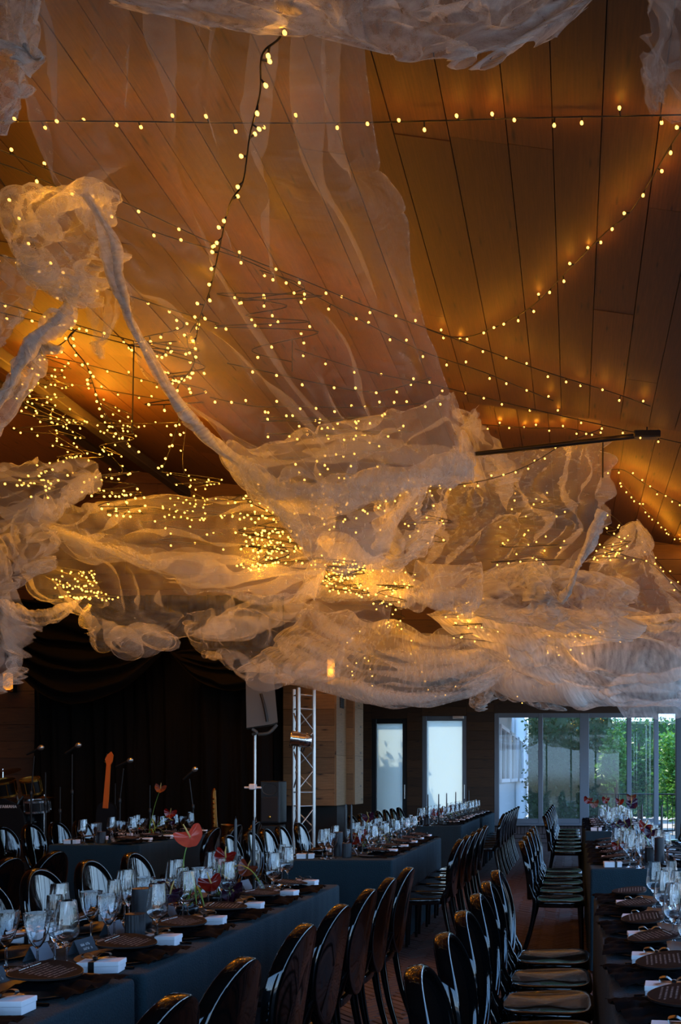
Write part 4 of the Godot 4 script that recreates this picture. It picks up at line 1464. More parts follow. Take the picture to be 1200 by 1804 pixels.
func build_tables() -> void:
	make_setting_pieces()
	# tables: x from, x to, distances from, to, name
	var tables := [
		[-2.3, -1.42, 0.45, 2.73, "front table left of the aisle"],
		[-2.3, -1.42, 2.775, 5.12, "second table left of the aisle"],
		[-2.3, -1.43, 6.64, 9.1, "third table left of the aisle"],
		[-2.35, -1.5, 11.3, 13.5, "fourth table left of the aisle"],
		[-2.3, -1.46, 13.55, 15.6, "last table left of the aisle"],
		[-5.1, -4.2, 8.15, 9.9, "table by the stage"],
		[-5.2, -4.15, 3.4, 5.9, "table beyond the left row of chairs"],
		[0.11, 1.0, 2.0, 4.6, "front table right of the aisle"],
		[0.12, 1.0, 6.0, 8.4, "second table right of the aisle"],
		[0.14, 1.0, 10.2, 13.4, "last table right of the aisle"],
	]
	for t: Array in tables:
		tablecloth(t[0], t[1], t[2], t[3], "dark slate tablecloth draped to the floor over the %s" % t[4])
	# candles down the middles
	var can := [
		["pillar", 250.0, 3.42, "front group, second left table"], ["ribbed", 238.0, 3.3, "front group, second left table"],
		["pillar", 596.0, 6.95, "near end of the third left table"], ["ribbed", 611.0, 6.85, "near end of the third left table"],
		["pillar", 745.0, 11.6, "near end of the fourth left table"], ["ribbed", 752.0, 11.45, "near end of the fourth left table"],
		["pillar", 172.0, 8.4, "near end of the stage table"], ["ribbed", 179.0, 8.3, "near end of the stage table"],
		["pillar", 1162.0, 6.3, "near end of the second right table"], ["ribbed", 1144.0, 6.45, "near end of the second right table"],
		["taper", 415.0, 4.7, "flower group of the second left table"], ["taper", 447.0, 4.55, "far end of the second left table"],
		["taper", 609.0, 7.18, "middle of the third left table"], ["taper", 619.0, 7.12, "flowers of the third left table"],
		["taper", 754.0, 11.42, "near end of the fourth left table"], ["taper", 773.0, 11.75, "middle of the fourth left table"], ["taper", 787.0, 12.4, "far half of the fourth left table"], ["taper", 803.0, 13.4, "far end of the fourth left table"], ["taper", 826.0, 15.0, "edge of the last left table"],
		["taper", 1131.0, 7.1, "flowers of the second right table"], ["taper", 1166.0, 6.9, "window side of the second right table"], ["taper", 1070.0, 11.2, "last right table near the red anthurium"], ["taper", 1090.0, 11.8, "last right table middle"], ["taper", 1086.0, 12.6, "last right table far end"],
	]
	var said := {"pillar": "tall smooth dark pillar candle, %s", "ribbed": "short ribbed dark pillar candle, %s", "taper": "slender black taper candle in a holder, %s"}
	for c: Array in can:
		var x: float = (c[1] - 1010.0) / F * c[2]
		taken.append(Vector3(x, -c[2], 0.045))
		place(P[c[0]], {"pillar": "pillar_candle", "ribbed": "ribbed_candle", "taper": "taper_candle"}[c[0]], Transform3D(Basis(), Vector3(x, 0.7505, -c[2])), said[c[0]] % c[3], "candle", "dark candles")
	flowers(at(330, 1590, 3.95), [[335, 1474, 3.9, "coral"], [372, 1556, 3.9, "red"], [300, 1575, 3.7, "plum"]], 5, "loose spray of coral and red anthuriums on the second left table")
	flowers(at(385, 1580, 4.35), [[398, 1510, 4.35, "red"], [436, 1530, 4.4, "brown_petal"], [412, 1570, 4.3, "plum"], [405, 1548, 4.2, "plum"]], 6, "dark red and purple flower cluster by the tapers on the second left table")
	flowers(at(640, 1490, 7.4), [[636, 1470, 7.4, "red"], [625, 1478, 7.3, "red"], [650, 1440, 7.5, "plum"]], 7, "low red flower cluster with green leaves on the third left table")
	flowers(at(262, 1470, 8.9), [[283, 1389, 8.9, "brown_petal"], [300, 1432, 8.9, "red"], [305, 1445, 8.8, "plum"]], 8, "anthurium spray with one tall brown bloom on the stage table")
	flowers(at(1118, 1500, 7.0), [[1148, 1466, 6.7, "plum"], [1135, 1458, 6.8, "red"], [1085, 1452, 7.0, "plum"], [1102, 1450, 7.0, "plum"], [1088, 1490, 6.8, "red"], [1112, 1416, 7.2, "plum"]], 9, "tangled purple orchids with grass blades on the second right table")
	flowers(at(1086, 1440, 10.8), [[1035, 1408, 10.6, "red"], [1046, 1415, 10.6, "brown_petal"], [1066, 1408, 11.0, "red"], [1112, 1404, 10.8, "brown_petal"], [1092, 1412, 11.0, "red"]], 10, "large dark red anthuriums on the last right table")
	flowers(at(790, 1430, 12.6), [[778, 1428, 12.4, "red"], [790, 1425, 12.6, "plum"], [768, 1432, 12.2, "red"]], 11, "small dark red flower cluster on the fourth left table")
	# aisle-side places of the left tables
	var rows := [
		# x edge, side, distances, full, table, side name
		[-1.42, 1, [2.08, 2.57], true, 0, "aisle-side"],
		[-1.42, 1, [3.03, 3.46, 3.88, 4.33, 4.76], true, 1, "aisle-side"],
		[-2.3, -1, [2.5, 2.0], true, 0, "stage-side"],
		[-2.3, -1, [3.05, 3.55, 4.02, 4.5, 4.95], true, 1, "stage-side"],
		[-1.43, 1, [6.95, 7.42, 7.9, 8.36, 8.8], true, 2, "aisle-side"],
		[-2.3, -1, [7.0, 7.47, 7.95, 8.4, 8.85], false, 2, "stage-side"],
		[-1.5, 1, [11.6, 12.05, 12.5, 12.95, 13.35], false, 3, "aisle-side"],
		[-2.35, -1, [11.6, 12.1, 12.6, 13.1], false, 3, "stage-side"],
		[-1.46, 1, [13.8, 14.25, 14.7, 15.15], false, 4, "aisle-side"],
		[-2.3, -1, [13.9, 14.4, 14.9], false, 4, "stage-side"],
		[-4.2, 1, [8.3, 8.75, 9.2, 9.6], true, 5, "hall-side"],
		[-5.1, -1, [8.5, 9.0, 9.5], false, 5, "stage-side"],
		[0.11, -1, [2.3, 2.72, 3.14, 3.56, 3.98, 4.4], true, 7, "aisle-side"],
		[0.12, -1, [6.35, 6.8, 7.25, 7.7, 8.15], true, 8, "aisle-side"],
		[1.0, 1, [6.2, 6.65, 7.1, 7.55, 8.0], false, 8, "window-side"],
		[0.14, -1, [10.5, 10.98, 11.46, 11.94, 12.4, 12.9], false, 9, "aisle-side"],
		[1.0, 1, [10.4, 10.9, 11.4, 11.9, 12.4], false, 9, "window-side"],
	]
	for r: Array in rows:
		for k in r[2].size():
			setting(r[0], r[1], r[2][k], "%s %s place, %s" % [ORD[k], r[5], tables[r[4]][4]], r[3])
	# chairs: x, facing (+1 looks to +x), distances, row name
	var lines := [
		[-1.2, -1.0, [1.9, 2.3, 2.82, 3.27, 3.72, 4.14, 4.62], "aisle-side row of the front left tables"],
		[-1.2, -1.0, [6.75, 7.2, 7.7, 8.2, 8.7], "aisle-side row of the third left table"],
		[-1.24, -1.0, [11.5, 12.0, 12.5, 13.0, 13.5, 14.0, 14.5], "aisle-side row of the farthest left tables"],
		[-2.62, 1.0, [3.6, 4.08, 4.56, 5.04, 5.54], "stage-side row of the front left tables"],
		[-2.72, 1.0, [7.3, 7.8, 8.2, 8.62, 9.2], "stage-side row of the third left table"],
		[-2.62, 1.0, [11.0, 11.5, 12.0, 12.5, 13.0, 13.5, 14.0], "stage-side row of the farthest left tables"],
		[-3.85, -1.0, [8.35, 8.9, 9.45], "hall-side row of the stage table"],
		[-5.5, 1.0, [8.5, 8.95, 9.4, 9.85], "drum-side row of the stage table"],
		[-3.78, -1.0, [5.2, 5.66], "dark row beyond the front left tables"],
		[-0.115, 1.0, [2.2, 2.66, 3.1, 3.56, 3.99, 4.46], "aisle-side row of the front right table"],
		[-0.11, 1.0, [6.6, 7.12, 7.64, 8.16, 8.6], "aisle-side row of the second right table"],
		[-0.08, 1.0, [10.9, 11.6, 12.3, 13.0, 13.8, 14.6, 15.4], "aisle-side row of the last right table"],
		[1.45, -1.0, [11.0, 11.6, 12.2, 12.8], "window-side row of the last right table"],
	]
	for r: Array in lines:
		for k in r[2].size():
			chair(r[0], r[2][k], r[1], "glossy black oval-back chair, %s in the %s" % [ORD[k], r[3]])
func flowers(foot: Vector3, heads: Array, seed_: int, label: String) -> void:
	var r := RandomNumberGenerator.new()
	r.seed = seed_
	foot.y = 0.7505
	taken.append(Vector3(foot.x, foot.z, 0.1))
	var t := thing("flower_arrangement", label, "flowers", foot, 0, "flower arrangements on the tables")
	var bowl := MB.new()
	bowl.lathe([Vector2(0, 0), Vector2(0.03, 0), Vector2(0.045, 0.01), Vector2(0.052, 0.03), Vector2(0.046, 0.045), Vector2(0.04, 0.045), Vector2(0.04, 0.03), Vector2(0, 0.015)], 20)
	obj("vase", bowl, M.satin, t)
	for h: Array in heads:
		var tip := at(h[0], h[1], h[2]) - foot
		var root := Vector3(r.randf_range(-0.02, 0.02), 0.035, r.randf_range(-0.02, 0.02))
		var stem := MB.new()
		stem.tube(smooth_path(PackedVector3Array([root, root.lerp(tip, 0.5) + Vector3(r.randf_range(-0.02, 0.02), 0.05, r.randf_range(-0.03, 0.03)), tip]), 6), [0.0035, 0.0025], 6)
		obj("stem", stem, M.stem, t)
		# heart-shaped spathe facing the hall
		var s := r.randf_range(0.05, 0.068)
		var look := Vector3(r.randf_range(-0.4, 0.5), r.randf_range(-0.3, 0.5), 1.0).normalized()
		var up := Vector3(r.randf_range(-0.6, 0.6), 1, 0).normalized()
		var x := up.cross(look).normalized()
		var y := look.cross(x)
		var p := PackedVector3Array()
		for ring in 6:
			var q := ring / 5.0
			for k in 28:
				var a := TAU * k / 28
				var hx := 0.95 * pow(absf(sin(a)), 1.3) * signf(sin(a))
				var hy := -(0.72 * cos(a) - 0.3 * cos(2 * a) - 0.12 * cos(3 * a))
				p.append(tip + (x * hx - y * hy) * s * q + look * s * (0.35 * q * q - 0.1 * sin(a * 7.0) * q))
		var b := MB.new()
		b.grid(p, 28, 6, true)
		var sp := obj("spathe", b, M[h[3]], t)
		var sd := MB.new()
		sd.tube(PackedVector3Array([tip, tip + look * s * 0.5 + y * s * 0.35, tip + look * s * 0.75 + y * s * 0.8]), [0.004, 0.004, 0.002], 6)
		obj("spadix", sd, M.spadix, sp)
	for k in 9:
		var a := r.randf() * TAU
		var l := r.randf_range(0.12, 0.26)
		var d := Vector3(cos(a), 0, sin(a))
		var path := smooth_path(PackedVector3Array([Vector3(0, 0.03, 0), d * l * 0.4 + Vector3(0, l * 0.8, 0), d * l * 0.85 + Vector3(0, l * 0.75, 0), d * l * 1.2 + Vector3(0, maxf(l * 0.35, 0.02), 0)]), 5)
		var b := MB.new()
		if k < 4:
			var gp := PackedVector3Array()
			var side := d.cross(Vector3.UP)
			for q in path.size():
				var w := 0.006 * sin(PI * (q + 0.6) / path.size())
				gp.append(path[q] - side * w); gp.append(path[q] + Vector3(0, 0.002, 0)); gp.append(path[q] + side * w)
			b.grid(gp, 3, path.size())
			obj("blade", b, M.stem, t)
		else:
			for q in range(1, path.size()):
				path[q] += Vector3(r.randf_range(-1, 1), r.randf_range(-0.6, 1), r.randf_range(-1, 1)) * 0.014
			b.tube(path, [0.002, 0.0015, 0.001], 5)
			obj("twig", b, M.twig, t)
	for k in 10:
		var a := r.randf() * TAU
		var c := Vector3(cos(a) * r.randf_range(0.02, 0.1), r.randf_range(0.04, 0.12), sin(a) * r.randf_range(0.02, 0.1))
		var b := MB.new()
		for q in 5:
			var aa := TAU * q / 5 + r.randf()
			var dd := Vector3(cos(aa), r.randf_range(-0.2, 0.8), sin(aa)).normalized()
			var ss := dd.cross(Vector3.UP).normalized()
			var z := r.randf_range(0.018, 0.03)
			b.tri(c, c + dd * z * 0.6 + ss * z * 0.4, c + dd * z * 1.1)
			b.tri(c, c + dd * z * 1.1, c + dd * z * 0.6 - ss * z * 0.4)
		obj("blossom", b, M.plum if k % 3 else M.red, t)

# ---------------------------------------------------------------- organza
func drape(label: String, rows: Array, nu: int, nv: int, folds: float, depth: float, crumple: float, seed_: int, m: Material, sheer := 0.62, along_u := false, fine := 3.2) -> void:
	var ctrl := []
	for r: Array in rows:
		var c := PackedVector3Array()
		for q: Array in r:
			c.append(at(q[0], q[1], q[2]))
		ctrl.append(c)
	# even cloth between the hanging points
	var across := []
	for c: PackedVector3Array in ctrl:
		var line := PackedVector3Array()
		for i in nu:
			var t := float(i) / (nu - 1) * (c.size() - 1)
			var k := mini(int(t), c.size() - 2)
			line.append(c[k].cubic_interpolate(c[k + 1], c[maxi(k - 1, 0)], c[mini(k + 2, c.size() - 1)], t - k))
		across.append(line)
	var p := PackedVector3Array()
	for j in nv:
		var t := float(j) / (nv - 1) * (across.size() - 1)
		var k := mini(int(t), across.size() - 2)
		var a: PackedVector3Array = across[k]
		var b: PackedVector3Array = across[k + 1]
		var z: PackedVector3Array = across[maxi(k - 1, 0)]
		var y: PackedVector3Array = across[mini(k + 2, across.size() - 1)]
		for i in nu:
			p.append(a[i].cubic_interpolate(b[i], z[i], y[i], t - k))
	var lu := 0.0
	var lv := 0.0
	var mid_j := nv / 2
	for i in nu - 1:
		lu += p[mid_j * nu + i].distance_to(p[mid_j * nu + i + 1])
	for j in nv - 1:
		lv += p[j * nu + nu / 2].distance_to(p[(j + 1) * nu + nu / 2])
	var warp := FastNoiseLite.new()
	warp.seed = seed_
	warp.frequency = 1.0
	warp.fractal_octaves = 2
	var out := PackedVector3Array()
	out.resize(p.size())
	var tint := PackedFloat32Array()
	tint.resize(p.size())
	for j in nv:
		for i in nu:
			var k := j * nu + i
			var tu := (p[k + 1] if i < nu - 1 else p[k]) - (p[k - 1] if i > 0 else p[k])
			var tv := (p[k + nu] if j < nv - 1 else p[k]) - (p[k - nu] if j > 0 else p[k])
			var n := tu.cross(tv).normalized()
			var u := float(i) / (nu - 1)
			var v := float(j) / (nv - 1)
			var s := v if along_u else u
			var w := u if along_u else v
			var mu := u * lu
			var mv := v * lv
			var wv := warp.get_noise_2d(mu * 0.5, mv * 0.5)
			var bend := warp.get_noise_2d(s * 2.2 + 20.0, w * 1.5)
			var ph := TAU * (folds * s + 1.5 * bend)
			var amp := depth * 1.5 * clampf(0.62 + 1.3 * warp.get_noise_2d(s * 2.6 + 9.0, w * 1.8 + 4.0), 0.08, 1.6)
			# finer creases that run on along the folds, coming and going
			var run := 2.0 * fine * ((lv if along_u else lu) * s) + 1.6 * warp.get_noise_2d(s * 3.0 + 31.0, w * 2.6) + 0.8 * bend
			var run2 := 2.3 * run + 1.1 * warp.get_noise_2d(s * 5.0 + 71.0, w * 4.0 + 11.0)
			var c1 := pow(1.0 - absf(sin(run * PI * 0.5)), 2.0) * smoothstep(-0.25, 0.35, warp.get_noise_2d(s * 4.0 + 3.0, w * 3.0 + 50.0))
			var c2 := pow(1.0 - absf(sin(run2 * PI * 0.5)), 2.0) * smoothstep(-0.1, 0.4, warp.get_noise_2d(s * 6.0 + 13.0, w * 4.0 + 80.0))
			var soft := warp.get_noise_2d(mu * 1.3 + 5.0, mv * 1.3 + 8.0)
			var side := (tv if along_u else tu).normalized()
			out[k] = p[k] + n * (amp * sin(ph) + crumple * (1.3 * c1 + 0.6 * c2 + 0.9 * soft) + 0.12 * wv) + side * (amp * 1.35 * cos(ph + 0.5) + crumple * 0.9 * (c1 - c2))
			# cloth lies doubled in the sharp creases and in the hem
			var a := sheer * (0.74 + 0.25 * wv) + 0.2 * c1 * c1 + 0.2 * c2 * c2
			if i < 2 or j < 2 or i >= nu - 2 or j >= nv - 2:
				a += 0.25
			tint[k] = clampf(a, 0.1, 1.0)
	var b := MB.new()
	b.grid(out, nu, nv, false, Vector2(lu * 1.6, lv * 1.6), tint)
	var o := obj("organza_drape", b, m, self)
	tag(o, label, "drape", "organza drapes under the ceiling")

# a length of organza gathered lengthwise into a rope
func twist(label: String, pts: Array, radii: Array, m: Material, seed_: int) -> void:
	var rows := []
	for k in pts.size():
		var q: Array = pts[k]
		var a := Vector2(pts[maxi(k - 1, 0)][0], pts[maxi(k - 1, 0)][1])
		var b := Vector2(pts[mini(k + 1, pts.size() - 1)][0], pts[mini(k + 1, pts.size() - 1)][1])
		var across := (b - a).normalized().orthogonal()
		var r: float = radii[mini(k, radii.size() - 1)]
		var roll := 0.7 * k + seed_
		var row := []
		for e: float in [-1.0, -0.4, 0.3, 1.0]:
			var off: Vector2 = across * (r * e * (0.75 + 0.2 * sin(roll))) * F / q[2]
			row.append([q[0] + off.x, q[1] + off.y, q[2] + r * (0.5 * e * sin(roll) + 0.5 * e * e)])
		rows.append(row)
	drape(label, rows, 46, 26 * (pts.size() - 1), 3.5, 0.018, 0.012, seed_, m, 1.25, false, 9.0)

func build_drapes() -> void:
	var og: Material = M.organza
	var oc: Material = M.organza_dense
	var ow: Material = M.organza_open
	# across the top, close under the ceiling
	drape("silvery organza swag across the very top, edge catching the light", [
		[[165, -70, 3.35], [400, -70, 3.3], [650, -70, 3.25], [900, -70, 3.2], [1075, -90, 3.15]],
		[[175, -50, 3.3], [420, -20, 3.25], [650, 10, 3.2], [880, 5, 3.15], [1060, -70, 3.1]],
		[[190, 8, 3.35], [440, 64, 3.3], [660, 110, 3.25], [880, 100, 3.2], [1052, 0, 3.15]]], 170, 60, 5, 0.04, 0.045, 31, og, 1.2)
	drape("white organza bundle hanging in the top left corner", [
		[[-60, -60, 3.3], [20, -60, 3.3], [70, -60, 3.3]],
		[[-60, 30, 3.25], [20, 40, 3.2], [82, 40, 3.3]],
		[[-60, 88, 3.25], [20, 95, 3.2], [62, 132, 3.25]],
		[[-60, 92, 3.4], [20, 100, 3.4], [55, 105, 3.4]]], 50, 60, 2, 0.012, 0.012, 32, og, 0.85)
	drape("lower organza loop under the top left bundle", [
		[[-70, 100, 3.45], [10, 92, 3.4], [48, 118, 3.4]],
		[[-70, 180, 3.4], [10, 170, 3.35], [48, 150, 3.35]],
		[[-70, 270, 3.4], [0, 240, 3.35], [45, 172, 3.4]]], 50, 50, 2, 0.012, 0.012, 33, og, 0.85)
	drape("faint organza fold hanging in the top right corner", [
		[[1140, -60, 3.2], [1180, -60, 3.2], [1240, -60, 3.2]],
		[[1150, 60, 3.3], [1190, 80, 3.3], [1240, 90, 3.3]],
		[[1160, 165, 3.5], [1185, 192, 3.5], [1240, 180, 3.5]]], 40, 50, 2, 0.03, 0.02, 34, ow, 0.5)
	# the long sheet that runs away from the front
	drape("longest organza sheet sloping from the front ceiling down to the hall middle", [
		[[35, -70, 3.35], [240, -70, 3.35], [450, -70, 3.35], [640, -70, 3.35]],
		[[48, 150, 3.85], [250, 140, 3.85], [450, 130, 3.85], [645, 120, 3.85]],
		[[105, 300, 4.3], [290, 300, 4.3], [480, 300, 4.3], [668, 300, 4.3]],
		[[178, 430, 4.8], [345, 430, 4.8], [525, 420, 4.8], [702, 420, 4.8]],
		[[232, 560, 5.3], [405, 560, 5.3], [575, 560, 5.3], [742, 560, 5.3]],
		[[305, 690, 5.75], [455, 690, 5.75], [625, 690, 5.8], [792, 690, 5.9]],
		[[395, 800, 6.3], [545, 810, 6.2], [695, 800, 6.3], [830, 790, 6.5]],
		[[480, 862, 6.7], [600, 872, 6.5], [720, 862, 6.6], [838, 838, 6.8]]], 190, 260, 5, 0.05, 0.03, 41, og, 0.4, false, 2.4)
	drape("crinkled organza gathers across the lower end of the longest sheet", [
		[[385, 795, 6.5], [520, 770, 6.4], [680, 740, 6.4], [800, 700, 6.5]],
		[[395, 815, 6.4], [530, 820, 6.2], [690, 800, 6.2], [830, 790, 6.4]],
		[[430, 850, 6.4], [540, 868, 6.1], [690, 850, 6.1], [838, 835, 6.4]],
		[[470, 862, 6.6], [570, 880, 6.4], [710, 870, 6.4], [838, 850, 6.6]]], 200, 70, 6, 0.06, 0.05, 42, og, 0.62, true, 4.5)
	drape("bright pleated organza swag hanging below the longest sheet", [
		[[385, 800, 6.6], [500, 860, 6.5], [640, 840, 6.6], [800, 800, 7.0]],
		[[415, 850, 6.6], [510, 915, 6.4], [640, 900, 6.4], [775, 860, 7.0]],
		[[455, 885, 6.6], [540, 960, 6.4], [640, 965, 6.4], [735, 890, 7.0]],
		[[490, 900, 6.7], [565, 988, 6.5], [645, 1000, 6.5], [705, 915, 7.0]]], 170, 110, 6, 0.05, 0.035, 43, og, 0.6, true, 4.0)
	drape("white organza lobes gathered beside the bright swag", [
		[[650, 850, 7.2], [700, 850, 7.2], [745, 845, 7.2], [790, 850, 7.3]],
		[[660, 900, 7.3], [695, 920, 7.1], [745, 900, 7.2], [785, 890, 7.3]],
		[[665, 960, 7.3], [700, 985, 7.1], [735, 960, 7.2], [765, 930, 7.4]],
		[[670, 990, 7.4], [700, 1008, 7.2], [730, 990, 7.3], [745, 975, 7.5]]], 90, 90, 3, 0.06, 0.03, 44, og, 0.7)
	# knot and twists on the left
	drape("grey organza bunch tied above the left fairy lights", [
		[[25, 335, 5.1], [85, 340, 5.1], [150, 340, 5.1], [205, 355, 5.1]],
		[[5, 410, 5.1], [70, 425, 5.0], [140, 425, 5.0], [195, 420, 5.1]],
		[[40, 470, 5.2], [90, 480, 5.1], [140, 480, 5.1], [180, 470, 5.2]],
		[[125, 510, 5.3], [132, 512, 5.25], [140, 512, 5.25], [147, 508, 5.3]]], 80, 80, 4, 0.05, 0.04, 51, og, 0.85)
	drape("thin organza triangle falling beside the left knot", [
		[[140, 500, 5.35], [165, 480, 5.35], [195, 460, 5.35]],
		[[165, 560, 5.5], [185, 545, 5.5], [208, 530, 5.5]],
		[[175, 610, 5.6], [185, 605, 5.6], [190, 600, 5.6]],
		[[155, 630, 5.7], [160, 632, 5.7], [165, 634, 5.7]]], 40, 60, 2, 0.02, 0.02, 52, ow, 0.4)
	drape("sheer organza panel at the left edge below the knot", [
		[[-40, 440, 5.0], [10, 450, 5.0], [70, 470, 5.0]],
		[[-40, 530, 5.1], [10, 530, 5.1], [60, 520, 5.1]],
		[[-40, 640, 5.2], [-10, 620, 5.2], [20, 560, 5.2]]], 50, 60, 2, 0.03, 0.03, 53, og, 0.45)
	twist("twisted organza rope along the left edge of the longest sheet", [[150, 340, 4.75], [185, 425, 4.9], [208, 500, 5.05], [240, 585, 5.35], [300, 690, 5.75], [350, 752, 6.0], [400, 800, 6.3], [480, 850, 6.6]], [0.03, 0.028, 0.026, 0.034, 0.04, 0.05, 0.06, 0.03], og, 61)
	twist("thick organza rope sweeping down from the left knot", [[135, 508, 5.3], [124, 540, 5.3], [98, 566, 5.3], [62, 598, 5.3], [35, 640, 5.3], [8, 690, 5.3], [-40, 750, 5.3]], [0.02, 0.05, 0.055, 0.05, 0.055, 0.05, 0.05], og, 62)
	twist("thin organza rope under the thick left rope", [[105, 615, 5.6], [80, 612, 5.6], [62, 622, 5.6], [45, 660, 5.6], [20, 700, 5.6], [-20, 760, 5.6]], [0.008, 0.014, 0.03, 0.05, 0.04, 0.04], og, 63)
	# far right sheet hung from the rod
	drape("wide crinkled organza sheet hung from the steel rod", [
		[[800, 790, 8.1], [880, 800, 8.2], [980, 782, 8.3], [1074, 772, 8.35]],
		[[800, 850, 8.3], [880, 850, 8.3], [980, 850, 8.4], [1072, 850, 8.4]],
		[[770, 905, 8.6], [860, 920, 8.6], [970, 915, 8.5], [1060, 905, 8.5]],
		[[720, 965, 9.0], [820, 985, 9.0], [930, 980, 8.9], [1030, 960, 8.8]],
		[[660, 1030, 9.4], [770, 1050, 9.4], [880, 1040, 9.4], [990, 1030, 9.3]]], 190, 170, 5, 0.045, 0.07, 71, og, 0.62, false, 4.0)
	drape("amber organza knot tied up beside the ceiling step", [
		[[805, 722, 8.1], [822, 735, 8.1], [838, 722, 8.1]],
		[[815, 742, 8.1], [826, 745, 8.05], [836, 742, 8.1]],
		[[800, 800, 8.2], [840, 800, 8.1], [885, 795, 8.2]],
		[[800, 850, 8.3], [850, 860, 8.2], [905, 850, 8.3]]], 50, 70, 3, 0.04, 0.02, 72, ow, 0.5)
	twist("gathered organza tail at the corner of the rod sheet", [[1062, 900, 8.5], [1040, 960, 8.7], [1018, 1000, 8.8], [1000, 1040, 9.0], [985, 1062, 9.1]], [0.05, 0.07, 0.06, 0.05, 0.02], oc, 64)
	# left side swags
	drape("grey organza swag at the left edge with a bright lower hem", [
		[[-40, 830, 6.6], [50, 820, 6.6], [120, 825, 6.6], [175, 835, 6.7]],
		[[-40, 890, 6.5], [50, 880, 6.4], [110, 865, 6.5], [168, 845, 6.7]],
		[[-40, 942, 6.6], [40, 922, 6.5], [100, 895, 6.6], [162, 855, 6.7]]], 90, 60, 4, 0.04, 0.03, 81, og, 0.55, true)
	drape("broad grey organza swag across the left middle", [
		[[60, 890, 7.6], [200, 880, 7.6], [400, 880, 7.6], [590, 890, 7.6]],
		[[70, 925, 7.5], [210, 945, 7.3], [400, 950, 7.3], [590, 950, 7.5]],
		[[110, 945, 7.5], [240, 990, 7.2], [400, 1005, 7.2], [575, 1000, 7.5]],
		[[150, 958, 7.6], [260, 1015, 7.4], [390, 1032, 7.4], [560, 1042, 7.6]]], 180, 90, 6, 0.05, 0.045, 82, og, 0.55, true, 3.6)
	drape("amber organza sheet above the black stage swag", [
		[[-20, 930, 8.4], [150, 940, 8.4], [340, 980, 8.4], [560, 1020, 8.4]],
		[[20, 990, 8.4], [160, 1010, 8.2], [350, 1040, 8.2], [560, 1060, 8.4]],
		[[60, 1040, 8.5], [170, 1070, 8.2], [340, 1085, 8.2], [530, 1085, 8.4]],
		[[140, 1090, 8.6], [200, 1118, 8.3], [310, 1115, 8.3], [450, 1105, 8.5]],
		[[140, 1120, 8.8], [215, 1142, 8.5], [300, 1128, 8.5], [400, 1112, 8.6]]], 150, 110, 6, 0.07, 0.04, 83, ow, 0.55, false, 2.6)
	drape("organza tail hanging down at the far left edge", [
		[[-20, 930, 7.0], [5, 960, 7.0], [25, 1000, 7.0]],
		[[-20, 1050, 7.1], [8, 1060, 7.0], [35, 1085, 7.1]],
		[[-20, 1150, 7.1], [10, 1150, 7.0], [38, 1150, 7.1]],
		[[-20, 1225, 7.2], [5, 1215, 7.1], [24, 1195, 7.2]]], 40, 90, 2.5, 0.05, 0.02, 84, ow, 0.5)
	drape("pale organza fold curling at the left edge above the tail", [
		[[-30, 950, 6.9], [40, 920, 6.9], [100, 935, 6.9]],
		[[-30, 1000, 6.8], [30, 1000, 6.7], [90, 985, 6.9]],
		[[-30, 1060, 6.9], [20, 1035, 6.8], [82, 1000, 6.9]]], 60, 50, 3, 0.04, 0.02, 85, og, 0.5)
	twist("thin amber organza loop over the black stage swag", [[0, 1060, 9.0], [30, 1080, 9.0], [70, 1090, 9.0], [110, 1078, 9.0], [140, 1055, 9.0]], [0.03, 0.04, 0.04, 0.04, 0.02], ow, 65)
	# middle and right, low over the hall
	drape("smoky organza lobes over the loudspeaker", [
		[[330, 1085, 8.6], [430, 1060, 8.45], [560, 1050, 8.5], [700, 1050, 8.9]],
		[[345, 1120, 8.9], [430, 1115, 8.8], [550, 1105, 8.8], [680, 1100, 9.1]],
		[[365, 1155, 9.4], [440, 1165, 9.2], [540, 1160, 9.2], [650, 1150, 9.4]],
		[[395, 1168, 9.6], [455, 1205, 9.4], [530, 1192, 9.4], [600, 1180, 9.6]]], 130, 90, 5, 0.07, 0.035, 91, ow, 0.6, false, 2.8)
	drape("long smooth organza swag hanging lowest over the hall middle", [
		[[545, 1060, 10.4], [660, 1095, 10.4], [780, 1120, 10.4], [960, 1060, 10.4]],
		[[500, 1110, 10.4], [640, 1160, 10.2], [790, 1170, 10.2], [965, 1100, 10.4]],
		[[460, 1150, 10.4], [620, 1210, 10.1], [800, 1215, 10.1], [970, 1130, 10.4]],
		[[430, 1172, 10.5], [630, 1222, 10.2], [810, 1226, 10.2], [975, 1142, 10.5]]], 160, 80, 3, 0.06, 0.012, 92, oc, 0.62, true, 1.6)
	drape("crossing organza band through the lowest swag", [
		[[520, 1050, 10.8], [640, 1100, 10.8], [780, 1130, 10.8], [900, 1180, 10.8]],
		[[560, 1090, 10.8], [650, 1140, 10.7], [780, 1160, 10.7], [880, 1200, 10.8]],
		[[580, 1110, 10.9], [660, 1170, 10.8], [760, 1190, 10.8], [860, 1215, 10.9]]], 100, 50, 2, 0.05, 0.015, 93, oc, 0.4, true, 1.8)
	drape("small organza lobe hanging in front of the window top", [
		[[872, 1149, 12.6], [925, 1149, 12.6], [1010, 1149, 12.6]],
		[[872, 1205, 12.6], [930, 1215, 12.4], [1000, 1220, 12.6]],
		[[880, 1216, 12.7], [945, 1248, 12.5], [990, 1250, 12.7]]], 70, 50, 2, 0.06, 0.015, 94, oc, 0.5)
	drape("small organza tuft dangling above the glass doors", [
		[[834, 1157, 13.0], [845, 1157, 13.0], [856, 1157, 13.0]],
		[[825, 1222, 13.0], [845, 1230, 12.9], [862, 1224, 13.0]],
		[[836, 1248, 13.1], [846, 1254, 13.0], [854, 1246, 13.1]]], 30, 40, 2, 0.05, 0.03, 95, oc, 0.7)
